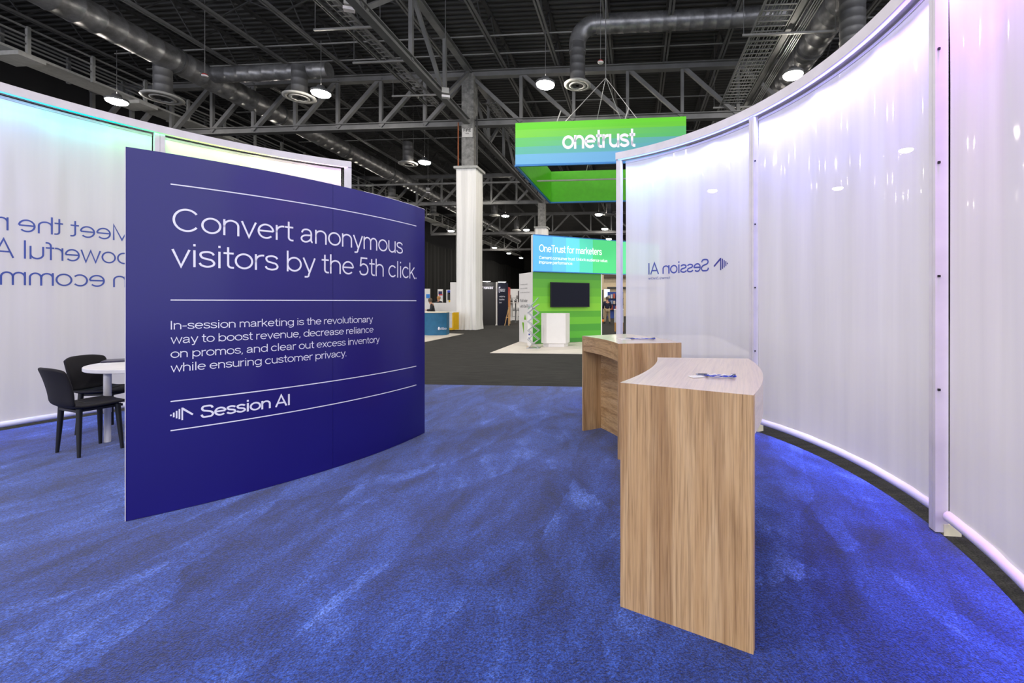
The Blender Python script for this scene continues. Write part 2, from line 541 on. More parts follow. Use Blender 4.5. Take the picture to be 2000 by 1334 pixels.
    if ch == 'T': return 0.76, [[(0.03, K), (0.73, K)], [(0.38, 0), (0.38, 1)]]
    if ch == 'U': return 0.88, [[(0.11, 1)] + _el(0.44, B + 0.30, 0.33, 0.30, 180, 360) + [(0.77, 1)]]
    if ch == 'M': return 1.02, [[(0.11, 0), (0.11, 0.98), (0.51, 0.05), (0.91, 0.98), (0.91, 0)]]
    if ch == 'N': return 0.90, [[(0.11, 0), (0.11, 0.98), (0.79, 0.02), (0.79, 1)]]
    if ch == 'P': return 0.78, [[(0.11, 0), (0.11, K), (0.45, K)] + _el(0.45, 0.72, 0.26, K - 0.72, 90, -90) + [(0.11, 0.72 * 2 - K)]]
    if ch == 'R': return 0.82, [[(0.11, 0), (0.11, K), (0.45, K)] + _el(0.45, 0.72, 0.26, K - 0.72, 90, -90) + [(0.11, 0.72 * 2 - K)], [(0.45, 0.72 * 2 - K), (0.74, 0)]]
    if ch == 'B': return 0.82, [[(0.11, B), (0.11, K), (0.43, K)] + _el(0.43, 0.75, 0.23, K - 0.75, 90, -90) + [(0.11, 1.5 - K)], [(0.43, 1.5 - K)] + _el(0.46, (1.5 - K + B) / 2, 0.27, (1.5 - K - B) / 2, 90, -90) + [(0.11, B)]]
    if ch == 'D': return 0.88, [[(0.11, B), (0.11, K), (0.38, K)] + _el(0.38, 0.5, 0.42, 0.5 - h, 90, -90) + [(0.11, B)]]
    if ch == 'E': return 0.74, [[(0.68, K), (0.11, K), (0.11, B), (0.68, B)], [(0.11, 0.52), (0.62, 0.52)]]
    if ch == 'F': return 0.70, [[(0.66, K), (0.11, K), (0.11, 0)], [(0.11, 0.50), (0.60, 0.50)]]
    if ch == 'L': return 0.68, [[(0.11, 1), (0.11, B), (0.64, B)]]
    if ch == 'H': return 0.90, [[(0.11, 0), (0.11, 1)], [(0.79, 0), (0.79, 1)], [(0.11, 0.52), (0.79, 0.52)]]
    if ch == 'Z': return 0.78, [[(0.07, K), (0.69, K), (0.07, B), (0.71, B)]]
    return 0.5, []
def _ribbon(line, t):
    n = len(line)
    closed = n > 3 and math.hypot(line[0][0] - line[-1][0], line[0][1] - line[-1][1]) < 1e-6
    pts = line[:-1] if closed else line
    m = len(pts)
    vs = []
    for i in range(m):
        p = Vector(pts[i])
        a = Vector(pts[(i - 1) % m]) if (i or closed) else None
        c = Vector(pts[(i + 1) % m]) if (i < m - 1 or closed) else None
        d0 = (p - a).normalized() if a is not None and (p - a).length > 1e-9 else None
        d1 = (c - p).normalized() if c is not None and (c - p).length > 1e-9 else None
        d0, d1 = d0 or d1, d1 or d0
        n0, n1 = Vector((-d0.y, d0.x)), Vector((-d1.y, d1.x))
        nn = (n0 + n1)
        if nn.length < 1e-6:
            nn = n0.copy()
        nn.normalize()
        k = min(2.2, 1.0 / max(0.3, nn.dot(n0)))
        vs += [p + nn * t / 2 * k, p - nn * t / 2 * k]
    fs = [(2 * i, 2 * i + 1, 2 * i + 3, 2 * i + 2) for i in range(m - 1)]
    if closed:
        fs.append((2 * m - 2, 2 * m - 1, 1, 0))
    return vs, fs
_gly = {}
def glyphs(txt, t=0.09, gap=0.0):
    """flat ribbons of a line of writing, scaled so that a capital is 1 high; t = stroke"""
    key = (txt, t, gap)
    if key in _gly:
        return _gly[key]
    vs, fs = [], []
    x = 0.0
    for ch in txt:
        adv, lines = _letter(ch, t)
        for ln in lines:
            clean = [ln[0]]
            for q in ln[1:]:
                if math.hypot(q[0] - clean[-1][0], q[1] - clean[-1][1]) > 1e-4:
                    clean.append(q)
            if len(ln) > 3 and math.hypot(ln[0][0] - ln[-1][0], ln[0][1] - ln[-1][1]) < 1e-4:
                clean[-1] = clean[0]
            v, f = _ribbon(clean, t)
            k = len(vs)
            vs += [Vector((p.x + x, p.y, 0)) for p in v]
            fs += [tuple(i + k for i in q) for q in f]
        x += adv + gap
    x0 = min(v.x for v in vs)
    vs = [Vector((v.x - x0, v.y, 0)) for v in vs]
    _gly[key] = (vs, fs, max(v.x for v in vs))
    return _gly[key]
def write(mb, txt, fmap, cap, width=None, t=0.10):
    """fmap(x, y) puts a point of the line (x along it, y above its foot, metres) into the place"""
    vs, fs, w = glyphs(txt, t)
    kx = (width / w) if width else cap
    mb.add([fmap(v.x * kx, v.y * cap) for v in vs], fs)
def plane_map(o, xdir, off=(0, 0, 0)):
    o, xdir = Vector(o) + Vector(off), Vector(xdir).normalized()
    return lambda x, y: o + xdir * x + Vector((0, 0, y))

# ------------------------------------------------------------------ arcs on the floor plan
class Arc:
    def __init__(s, p, q, r):
        ax, ay, bx, by, cx, cy = p[0], p[1], q[0], q[1], r[0], r[1]
        d = 2 * (ax * (by - cy) + bx * (cy - ay) + cx * (ay - by))
        ux = ((ax**2 + ay**2) * (by - cy) + (bx**2 + by**2) * (cy - ay) + (cx**2 + cy**2) * (ay - by)) / d
        uy = ((ax**2 + ay**2) * (cx - bx) + (bx**2 + by**2) * (ax - cx) + (cx**2 + cy**2) * (bx - ax)) / d
        s.c = Vector((ux, uy))
        s.R = math.hypot(ax - ux, ay - uy)
        s.t0 = math.atan2(ay - uy, ax - ux)
        t2 = math.atan2(cy - uy, cx - ux)
        dt = (t2 - s.t0 + PI) % (2 * PI) - PI
        s.sg = 1 if dt > 0 else -1
        s.L = abs(dt) * s.R
    def pt(s, a, off=0.0, z=0.0):
        t = s.t0 + s.sg * a / s.R
        return Vector((s.c.x + (s.R + off) * math.cos(t), s.c.y + (s.R + off) * math.sin(t), z))
    def ang(s, a):
        return s.t0 + s.sg * a / s.R
    def from_px(s, px, lo, hi):
        f = lambda a: (lambda p: p.x - ray(px) * p.y)(s.pt(a))
        best = min((abs(f(lo + (hi - lo) * i / 2000.0)), lo + (hi - lo) * i / 2000.0) for i in range(2001))
        return best[1]
    def sweep(s, mb, a0, a1, o0, o1, z0, z1, n=40):
        g = []
        for i in range(n + 1):
            a = a0 + (a1 - a0) * i / n
            g.append([s.pt(a, o0, z0), s.pt(a, o0, z1), s.pt(a, o1, z1), s.pt(a, o1, z0), s.pt(a, o0, z0)])
        mb.strip(g, False)
        for row in (g[0], g[-1]):
            mb.add(row[:4], [(0, 1, 2, 3)])
        return mb

# ------------------------------------------------------------------ the setting
b = MB(); b.add([hall(-34, -16, 0), hall(26, -16, 0), hall(26, 128, 0), hall(-34, 128, 0)], [(0, 1, 2, 3)])
struct(b.build('floor', M_charcoal))
DECK = 15.2
b = MB()
rows = []
vv = -10.0
k = 0
while vv < 128:
    for dv, dz in ((0.0, 0.0), (0.06, 0.09), (0.17, 0.09), (0.23, 0.0)):
        rows.append([hall(-34, vv + dv, DECK + dz), hall(26, vv + dv, DECK + dz)])
    vv += 0.34
b.strip(rows, False)
struct(b.build('ceiling', M_deck))
b = MB(); b.bar(hall(-32, 10, DECK / 2), hall(-32, 128, DECK / 2), 0.4, DECK)
struct(b.build('wall_left', flat('dark_wall', rgb(28, 28, 32), 0.9)))
b = MB(); b.bar(hall(-34, 128, DECK / 2), hall(26, 128, DECK / 2), 0.4, DECK)
struct(b.build('wall_back', flat('dim_wall', rgb(60, 58, 54), 0.9)))
b = MB(); b.bar(hall(26, 10, DECK / 2), hall(26, 128, DECK / 2), 0.4, DECK)
struct(b.build('wall_right', flat('dark_wall', rgb(28, 28, 32), 0.9)))

# ------------------------------------------------------------------ the two curved curtain walls
def ripple(a, z, amp, ph):
    fade = (0.35 + 0.65 * max(0.0, min(1.0, z / 3.0))) * max(0.0, min(1.0, (3.42 - z) / 0.5))
    return amp * fade * (math.sin(a * 7.1 + ph) + 0.7 * math.sin(a * 15.7 + 1.7 * ph + 0.25 * z) + 0.35 * math.sin(a * 31.0 + 2.1 * ph - 0.2 * z))
def led_color(stops, x):
    for (x0, c0), (x1, c1) in zip(stops, stops[1:]):
        if x <= x1:
            k = max(0, min(1, (x - x0) / (x1 - x0)))
            return tuple(p + (q - p) * k for p, q in zip(c0, c1))
    return stops[-1][1]
def led_mat(name, strength):
    m = bpy.data.materials.new(name)
    m.use_nodes = True
    nt = m.node_tree
    nt.nodes.remove(nt.nodes['Principled BSDF'])
    at_ = N(nt, 'ShaderNodeAttribute', attribute_name='led')
    e = N(nt, 'ShaderNodeEmission')
    e.inputs[1].default_value = strength
    nt.links.new(at_.outputs['Color'], e.inputs[0])
    nt.links.new(e.outputs[0], nt.nodes['Material Output'].inputs[0])
    return m
def curtain_wall(label, arc, posts, H, hem_z, led_stops, led_strength, amp, ph, post_w, wash, spread, tilt, boost_to=-99):
    mid = arc.pt((posts[0] + posts[-1]) / 2)
    root = thing('curtain_wall', label, 'curtain wall', (mid.x, mid.y, 0))
    hw = post_w / 2
    b = MB()
    arc.sweep(b, posts[0] - hw, posts[-1] + hw, -0.06, 0.06, H - 0.10, H, 90)
    b.build('header_beam', M_frame, root)
    for i, a in enumerate(posts):
        p = arc.pt(a, 0, 0)
        b = MB()
        inner = 0 < i < len(posts) - 1
        if inner:                                            # two frames meet: a pair of uprights with a fine joint
            for sx in (-1, 1):
                q = arc.pt(a + sx * hw / 2, 0, 0)
                b.box((q.x, q.y, (H - 0.10) / 2 + 0.01), (0.075, hw - 0.003, H - 0.12), arc.ang(a))
        else:
            b.box((p.x, p.y, (H - 0.10) / 2 + 0.01), (0.075, post_w, H - 0.12), arc.ang(a))
        po = b.build('post', M_frame, root)
        b = MB()
        q = arc.pt(a, 0.06, 0)
        b.box((q.x, q.y, 0.035), (0.10, post_w * 1.05, 0.07), arc.ang(a))
        b.build('post_foot', flat('cream_block', rgb(226, 216, 190), 0.6), po)
    sheets = []
    for i in range(len(posts) - 1):
        a0 = posts[i] + hw + (0.05 if i == 0 else 0.012)
        a1 = posts[i + 1] - hw - (0.05 if i == len(posts) - 2 else 0.012)
        n = max(30, int((a1 - a0) / 0.018))
        zs = [hem_z + 0.05 + (H - 0.12 - hem_z - 0.05) * j / 14 for j in range(15)]
        g = [[arc.pt(a0 + (a1 - a0) * j / n, 0.03 + ripple(a0 + (a1 - a0) * j / n, z, amp, ph), z) for z in zs] for j in range(n + 1)]
        sh = MB().strip(g).build('translucent_sheet', M_sheet, root)
        b = MB()
        b.tube([arc.pt(a0 + (a1 - a0) * j / 40, 0.03, hem_z + 0.04) for j in range(41)], 0.034, 10)
        b.build('weighted_hem', M_hem, sh)
        b = MB()                                            # channel that clamps the top of the sheet
        arc.sweep(b, a0, a1, 0.024, 0.036, H - 0.150, H - 0.130, 30)
        b.build('top_rail', M_frame, sh)
        sheets.append(sh)
        b = MB()                                            # screws on the side rails
        for z in (0.9, 1.6, 2.3, 3.0):
            q = arc.pt(posts[i] + hw + 0.006, -0.02, z) if i else None
            if q:
                b.box(q, (0.012, 0.012, 0.014), arc.ang(posts[i]))
        if b.v:
            b.build('screws', M_blackleg, sh)
    # LED strip under the header, facing down
    n = 120
    vs, fs, cols = [], [], []
    for j in range(n + 1):
        a = posts[0] + (posts[-1] - posts[0]) * j / n
        vs += [arc.pt(a, -0.05, H - 0.104), arc.pt(a, -0.015, H - 0.104)]
        c = led_color(led_stops, a)
        cols += [c, c]
    fs = [(2 * j, 2 * j + 1, 2 * j + 3, 2 * j + 2) for j in range(n)]
    o = MB().add(vs, fs).build('led_strip', led_mat('led_colours', led_strength), root, 'coloured light strip under the beam')
    # the strip's narrow lenses throw most of its light down along the sheet
    k_ = 9
    for j in range(k_):
        a = posts[0] + (posts[-1] - posts[0]) * (j + 0.5) / k_
        ld = bpy.data.lights.new('led_wash', 'AREA')
        ld.shape = 'RECTANGLE'
        ld.size = (posts[-1] - posts[0]) / k_
        ld.size_y = 0.03
        ld.spread = math.radians(spread)
        ld.energy = wash * ld.size * (9.0 if a < boost_to else 1.0)
        ld.color = led_color(led_stops, a)
        lo = bpy.data.objects.new('led_wash', ld)
        C.objects.link(lo)
        p_ = arc.pt(a, -0.03, H - 0.112)
        out = (arc.pt(a, 1.0) - arc.pt(a, 0.0)).normalized()
        tan = Vector((-out.y, out.x, 0))
        zz = -(out * math.sin(tilt) + Vector((0, 0, -math.cos(tilt))))          # lamps shine along their -Z
        yy = zz.cross(tan)
        M = Matrix((tan, yy, zz)).transposed().to_4x4()
        M.translation = p_ - root.location
        lo.matrix_basis = M
        lo.parent = root
    ca = o.data.color_attributes.new('led', 'FLOAT_COLOR', 'POINT')
    for i, c in enumerate(cols):
        ca.data[i].color = (c[0], c[1], c[2], 1)
    return root, sheets

HR, HL = 3.60, 3.87
arcR = Arc((0.30, 6.55), (1.735, 5.0), (2.117, 2.80))
r1 = arcR.from_px(1210, -0.5, 1.0)
r2 = arcR.from_px(1472, 1.0, 3.4)
r3 = arcR.from_px(1833, 3.0, 5.2)
rposts = [r1, r2, r3, r3 + (r3 - r2)]
W_ = rgb(215, 205, 255)[:3]
stopsR = [(r1, (0.16, 0.42, 1.0)), (r1 + 0.7, (0.20, 0.28, 1.0)), (r2, (0.22, 0.24, 1.0)), (r2 + 1.2, (0.26, 0.23, 1.0)),
          (r3 - 0.5, (0.26, 0.23, 1.0)), (r3 - 0.1, (0.42, 0.17, 1.0)), (r3 + 0.2, (0.9, 0.16, 0.8)), (r3 + 0.6, (0.32, 0.18, 1.0)), (r3 + 3, (0.3, 0.2, 1.0))]
wallR, sheetsR = curtain_wall('curved white translucent curtain wall at the right, washed violet along its top', arcR, rposts, HR, 0.085, stopsR, LED_RIGHT, 0.009, 0.6, 0.070, WASH_RIGHT, 46, 0.09)

arcL = Arc((-6.66, 5.0), (-6.08, 6.23), (-4.34, 7.83))
l3 = arcL.from_px(679.5, 1.5, 4.5)
l2 = arcL.from_px(311, 0.6, 2.6)
l1 = l2 - 2.75
lposts = [l1, l2, l3]
x0 = arcL.from_px(0, -1.0, 1.0)
stopsL = [(x0 - 1.2, (0.14, 0.08, 1.0)), (x0 - 0.5, (0.14, 0.16, 1.0)), (x0, (0.06, 0.5, 1.0)), (x0 + 0.5, (0.0, 0.75, 0.85)), (x0 + 0.95, (0.0, 0.85, 0.35)),
          (l2 - 0.1, (0.08, 0.95, 0.22)), (l2 + 0.3, (0.40, 1.0, 0.15)), (l2 + 1.1, (0.85, 1.0, 0.22)), (l2 + 1.7, (1.0, 0.70, 0.62)), (l3, (0.9, 0.5, 1.0))]
wallL, sheetsL = curtain_wall('curved white translucent curtain wall at the left, washed cyan and green along its top', arcL, lposts, HL, 0.03, stopsL, LED_LEFT, 0.008, 2.1, 0.11, WASH_LEFT, 80, 0.25, x0 - 0.35)

# mirrored writing on the sheets (printed on the outer face, read here from behind)
def sheet_map(arc, px0, py0, lo, hi, direction, amp, ph, foot=None):
    s0 = arc.from_px(px0, lo, hi)
    p = arc.pt(s0)
    z0 = zat(py0, p.y)
    return (lambda x, y: arc.pt(s0 + direction * x, 0.03 + ripple(s0 + direction * x, z0 + y, amp, ph) - 0.004, z0 + y)), p.y, s0
sL = arcL.from_px(257, 0.2, 2.6)
def left_line(txt, base_py, ref_px, cap_px, end_px, end_txt):
    f, D, s0 = sheet_map(arcL, 257, base_py, 0.2, 2.6, -1, 0.008, 2.1)
    s_end = arcL.from_px(end_px, -0.6, 2.4)
    wfull = glyphs(txt, 0.085)[2]
    wpart = glyphs(end_txt, 0.085)[2]
    kx = (s0 - s_end) / wpart
    cap = cap_px / F * D
    b = MB()
    write(b, txt, f, cap, wfull * kx, 0.085)
    b.build('lettering', M_slate, sheetsL[0], 'slate blue writing seen mirrored')
left_line('Meet the most', 471.5, 257, 30, 37.5, 'Meet the')
left_line('powerful AI', 516.5, 257, 31, 49, 'powerful')
left_line('in ecommerce', 561.5, 257, 31, 2, 'in ecomm')

def logo_mark(mb, f, h):
    """five rising bars and a falling stroke; f(x, y) as in write, h = height of the tallest bar"""
    def quad(pts):
        mb.add([f(x * h, y * h) for x, y in pts], [tuple(range(len(pts)))])
    w = 0.14
    for i, (lo, hi) in enumerate(((0.44, 0.56), (0.31, 0.69), (0.20, 0.80), (0.10, 0.92), (0.0, 1.0))):
        x = i * 0.235
        quad([(x, lo), (x + w, lo), (x + w, hi), (x, hi)])
    x = 4 * 0.235
    quad([(x + w * 0.2, 1.0), (x + w, 1.0), (x + 1.02, 0.40), (x + 0.93, 0.28), (x + w * 0.5, 0.84)])

# mirrored logo on the right wall's first sheet
M_navy = zramp('navy_to_teal_vinyl', [(0, rgb(58, 62, 150)), (0.55, rgb(64, 92, 160)), (1, rgb(60, 150, 196))], 0.35, -0.45, 'LINEAR', 0.4, 'X')
fR, DR, sR0 = sheet_map(arcR, 1383, 529.5, 0.2, 2.8, -1, 0.009, 0.6)
sR1 = arcR.from_px(1264.5, 0.0, 2.6)
b = MB(); write(b, 'Session AI', fR, 25.0 / F * DR, sR0 - sR1, 0.115)
b.build('lettering', flat('logo_blue_vinyl', rgb(62, 74, 152), 0.4), sheetsR[0], 'mirrored blue lettering')
fR2, DR2, sR2 = sheet_map(arcR, 1306, 544.5, 0.0, 2.6, -1, 0.009, 0.6)
b = MB(); write(b, 'formerly ZineOne', fR2, 5.0 / F * DR2, sR2 - sR1)
b.build('lettering', M_slate, sheetsR[0], 'small mirrored lettering')
fR3, DR3, sR3 = sheet_map(arcR, 1418.5, 526.5, 0.2, 2.8, -1, 0.009, 0.6)
b = MB(); logo_mark(b, lambda x, y: fR3(x * 0.72, y), 24.5 / F * DR3)
b.build('logo_mark', flat('logo_navy_vinyl', rgb(52, 52, 130), 0.4), sheetsR[0], 'mirrored sound wave mark')

# ------------------------------------------------------------------ blue carpet
b = MB()
poly = []
for i in range(41):
    a = rposts[-1] + 0.1 + (0.0 - (rposts[-1] + 0.1)) * i / 40
    poly.append(arcR.pt(a, -0.005))
u_end = poly[-1]
front = [hall(0, 7.55, 0)]
poly.append(hall(0.1, 7.55)); poly.append(hall(-4.2, 7.55))
for i in range(31):
    a = l3 + (l1 - 0.2 - l3) * i / 30
    poly.append(arcL.pt(a, -0.01))
poly.append(Vector((-6.5, -2.5, 0))); poly.append(Vector((1.0, -2.5, 0)))
b.prism([(p.x, p.y) for p in poly], 0.0015, 0.012)
tag(b.build('carpet', M_pile), 'blue brushed pile carpet laid across the booth floor', 'carpet')

# ------------------------------------------------------------------ blue message panel
p0, p1, p2 = gnd(245.5, 1023), gnd(650, 918), gnd(829.5, 848)
arcP = Arc(p0, p1, p2)
PH = 2.45
sP = lambda px: arcP.from_px(px, -0.05, arcP.L + 0.05)
# which offset side faces the camera
side = -1 if (arcP.pt(1.0, -0.1).length < arcP.pt(1.0, 0.1).length) else 1
root = thing('freestanding_sign', 'tall curved blue message panel with white writing standing on the blue carpet', 'sign', (p1.x, p1.y, 0.012))
sm = sP(650)
def board(a0, a1):
    b = MB()
    arcP.sweep(b, a0, a1, 0.0, -0.02 * side, 0.016, PH, 40)
    return b.build('panel_board', M_panel, root)
board(0.0, sm - 0.001)
board(sm + 0.001, arcP.L)
b = MB(); arcP.sweep(b, -0.004, -0.0002, 0.001 * side, -0.02 * side, 0.016, PH, 1); b.build('edge_trim', M_white, root, 'thin white left edge')
b = MB(); arcP.sweep(b, sm + 0.3, arcP.L, 0.0, -0.02 * side, PH + 0.0002, PH + 0.004, 20); b.build('edge_trim', M_white, root, 'thin white top edge')
def panel_map(px0, py0):
    s0 = sP(px0)
    D = arcP.pt(s0).y
    z0 = zat(py0, D)
    return (lambda x, y: arcP.pt(s0 + x, 0.0015 * side, z0 + y)), D, s0
def panel_line(txt, px0, py0, cap_px, px1, t):
    f, D, s0 = panel_map(px0, py0)
    b = MB(); write(b, txt, f, cap_px / F * D, sP(px1) - s0, t)
    return b.build('lettering', M_letter, root)
panel_line('Convert anonymous', 337.0, 451.0, 46.0, 786.5, 0.082)
panel_line('visitors by the 5th click.', 334.5, 520.0, 47.0, 813.0, 0.082)
panel_line('In-session marketing is the revolutionary', 333.5, 643.6, 16.8, 728.0, 0.092)
panel_line('way to boost revenue, decrease reliance', 333.0, 671.3, 17.0, 729.0, 0.092)
panel_line('on promos, and clear out excess inventory', 333.0, 699.3, 17.0, 741.0, 0.092)
panel_line('while ensuring customer privacy.', 333.0, 726.8, 17.0, 676.0, 0.092)
panel_line('Session AI', 391.5, 817.0, 24.5, 566.0, 0.135)
f, D, s0 = panel_map(332.0, 823.5)
lh = 24.5 / F * D
lk = (sP(377.5) - s0) / (1.96 * lh)
b = MB(); logo_mark(b, lambda x, y: f(x * lk, y), lh); b.build('logo_mark', M_letter, root)
for py in (359.5, 586.0, 784.2, 841.2):
    D = arcP.pt(sP(333)).y
    z = zat(py, D)
    b = MB(); arcP.sweep(b, sP(333), sP(813), 0.0006 * side, 0.0016 * side, z - 0.0038, z + 0.0038, 50)
    b.build('rule_line', M_letter, root)

# ------------------------------------------------------------------ wooden counters
CH = 1.05
def make_counter():
    root = thing('counter', '', 'counter', (0, 0, 0))
    r0, r1, ha = 2.5, 3.1, math.radians(11.5)
    off = Vector((2.8, 0, 0))
    th = 0.03
    def P(r, t, z):
        return Vector((r * math.cos(t), r * math.sin(t), z)) - off
    def slab(ra, rb, ta, tb, z0, z1, n=24):
        b = MB(); g = []
        for i in range(n + 1):
            t = ta + (tb - ta) * i / n
            g.append([P(ra, t, z0), P(ra, t, z1), P(rb, t, z1), P(rb, t, z0), P(ra, t, z0)])
        b.strip(g, False)
        for row in (g[0], g[-1]):
            b.add(row[:4], [(0, 1, 2, 3)])
        return b
    dt = th / 2.8
    bevel(slab(r0, r1, -ha, -ha + dt, 0, CH, 1).build('end_panel', M_woodz, root), 0.0015)
    bevel(slab(r0, r1, ha - dt, ha, 0, CH, 1).build('end_panel', M_woodz, root), 0.0015)
    slab(r0, r1, -ha, ha, CH, CH + 0.0015).build('counter_top', M_woodlit, root, 'pale limed top')  # same oak, not limed: light on the top is mixed into its colour
    slab(r0 + 0.03, r1 - 0.03, -ha + dt, ha - dt, CH - 0.03, CH).build('core_board', M_woody, root)
    slab(r0, r0 + 0.03, -ha + dt, ha - dt, CH - 0.165, CH).build('apron', M_woody, root)
    slab(r1 - 0.03, r1, -ha + dt, ha - dt, CH - 0.165, CH).build('apron', M_woodlit, root)  # paled like the top, for light off the curtain wall
    slab(r0 + 0.23, r0 + 0.255, -ha + dt, ha - dt, 0.0, CH - 0.03).build('back_panel', M_woody, root)
    return root
c1 = make_counter()
def set_counter(o, cen, deg, label):
    t = math.radians(deg)
    o.location = (cen[0] + 2.8 * math.cos(t), cen[1] + 2.8 * math.sin(t), 0.012)
    o.rotation_euler = (0, 0, t)
    o['label'] = label
    o['group'] = 'curved wooden counters'
c2 = dup(c1)
set_counter(c1, (-2.09, 3.32), -17.35, 'curved wooden counter nearest the camera, its upright end panel facing us')
set_counter(c2, (-2.29, 3.66), 21.25, 'curved wooden counter standing behind the nearer one, open kneehole towards the aisle')

# lanyards with badges
def ribbon(mb, pts, w, t=0.0015):
    pts = [Vector(p) for p in pts]
    g = []
    for i, p in enumerate(pts):
        d = (pts[min(i + 1, len(pts) - 1)] - pts[max(i - 1, 0)])
        n = Vector((-d.y, d.x, 0)).normalized() * w / 2
        g.append([p - n, p + n, p + n + Vector((0, 0, t)), p - n + Vector((0, 0, t)), p - n])
    mb.strip(g, False)
M_strap, M_card = flat('blue_strap', rgb(36, 62, 190), 0.6), flat('white_card', rgb(232, 230, 236), 0.4)
def make_lanyard(loc, rz, k):
    root = thing('lanyard', '', 'lanyard', (0, 0, 0), 'badge lanyards on the counters')
    b = MB(); b.box((-0.105 * k, -0.03 * k, 0.0025), (0.11 * k, 0.085 * k, 0.003), 0.5); b.build('badge_card', M_card, root)
    b = MB(); b.box((-0.055 * k, 0.055 * k, 0.006), (0.10 * k, 0.07 * k, 0.003), 0.15)
    cd = b.build('badge_card', flat('grey_card', rgb(120, 124, 150), 0.4), root, 'grey printed badge card')
    b = MB()
    for i in range(4):
        b.box((-0.055 * k, (0.035 + 0.014 * i) * k, 0.0078), (0.07 * k, 0.006 * k, 0.0006), 0.15)
    b.build('printing', flat('dark_ink', rgb(40, 44, 70), 0.5), cd)
    def loop(dx, dy, dz, rx, ry, a0, a1):
        return [(dx + rx * math.cos(a0 + (a1 - a0) * i / 28), dy + ry * math.sin(a0 + (a1 - a0) * i / 28), dz + 0.006 * math.sin(i * 0.5) ** 2) for i in range(29)]
    b = MB()
    ribbon(b, loop(0.075 * k, -0.005 * k, 0.003, 0.12 * k, 0.032 * k, PI * 1.02, PI * 2.9), 0.016 * k)
    ribbon(b, loop(0.09 * k, -0.025 * k, 0.006, 0.11 * k, 0.02 * k, PI * 0.9, PI * 2.4), 0.016 * k)
    b.build('strap', M_strap, root, 'blue strap')
    b = MB()
    ribbon(b, loop(0.085 * k, -0.008 * k, 0.010, 0.10 * k, 0.016 * k, PI * 0.95, PI * 2.1), 0.012 * k)
    b.build('strap', M_card, root, 'white side of the strap')
    b = MB(); b.box((0.185 * k, 0.005 * k, 0.012), (0.035 * k, 0.02 * k, 0.012), 0.9); b.build('clip', flat('clip_metal', rgb(120, 124, 140), 0.3, 0.8), root)
    root.location = loc
    root.rotation_euler = (0, 0, rz)
    return root
zt = CH + 0.012 + 0.002
def on_top(px, py):
    D = F * (EYE - zt) / (py - HZ)
    return Vector((ray(px) * D, D, zt))
L1 = make_lanyard(on_top(1386, 736), -0.2, 0.62)
L1['label'] = 'blue and white badge lanyard lying on top of the nearest wooden counter'
L2 = make_lanyard(on_top(1240, 662.5), -0.1, 1.0)
L2['label'] = 'blue and white badge lanyard lying on the farther wooden counter'

# ------------------------------------------------------------------ chairs, round table, folder
def make_chair():
    root = thing('chair', '', 'chair', (0, 0, 0), 'black shell chairs at the round table')
    prof = [(0.245, 0.425, 0.40), (0.225, 0.447, 0.43), (0.15, 0.452, 0.46), (0.05, 0.446, 0.47), (-0.05, 0.44, 0.46), (-0.13, 0.443, 0.45),
            (-0.185, 0.462, 0.44), (-0.215, 0.505, 0.44), (-0.228, 0.57, 0.45), (-0.243, 0.65, 0.46), (-0.262, 0.73, 0.46), (-0.285, 0.80, 0.45), (-0.297, 0.835, 0.42)]
    m = 12
    g = []
    for i, (y, z, w) in enumerate(prof):
        row = []
        for j in range(m + 1):
            q = -1 + 2 * j / m
            seat = max(0.0, 1 - max(0, i - 5) / 3.0)
            back = 1 - seat
            lift = 0.020 * abs(q) ** 3 * seat
            wrap = 0.045 * q * q * back
            drop = (0.035 * abs(q) ** 4) if i == len(prof) - 1 else 0.0
            row.append(Vector((q * w / 2, y + wrap - (0.02 * abs(q) ** 4 if i == 0 else 0), z + lift - drop)))
        g.append(row)
    def shell(rows, name):
        o = MB().strip(rows).build(name, M_black, root)
        s = o.modifiers.new('thick', 'SOLIDIFY'); s.thickness = 0.028; s.offset = 0
        s2 = o.modifiers.new('soft', 'SUBSURF'); s2.levels = 2; s2.render_levels = 2
        return o
    st = shell(g[:7], 'seat')
    shell(g[6:], 'backrest')
    b = MB(); b.tube([(-0.2, -0.02, 0.4655), (0, -0.02, 0.456), (0.2, -0.02, 0.4655)], 0.003, 6); b.build('seam', M_blackleg, st)
    for sx in (-1, 1):
        for (ty, by) in ((0.13, 0.150), (-0.13, -0.145)):
            b = MB()
            b.tube([(sx * 0.165, ty, 0.44), (sx * 0.18, (ty + by) / 2, 0.22), (sx * 0.20, by, 0.0)], [0.023, 0.019, 0.013], 10)
            b.build('leg', M_blackleg, root)
    b = MB(); b.box((0, 0.01, 0.420), (0.33, 0.32, 0.022)); b.build('under_frame', M_blackleg, root)
    return root
ch1 = make_chair()
ch2 = dup(ch1)
def face(o, x, y, dx, dy, label):
    o.location = (x, y, 0.012)
    o.rotation_euler = (0, 0, math.atan2(-dx, dy))
    o['label'] = label
face(ch1, -4.905, 4.34, 0.36, 0.93, 'black shell chair in front of the round table, its back to the camera')
face(ch2, -5.50, 5.06, 0.97, 0.10, 'black shell chair behind the round table, turned towards the blue panel')

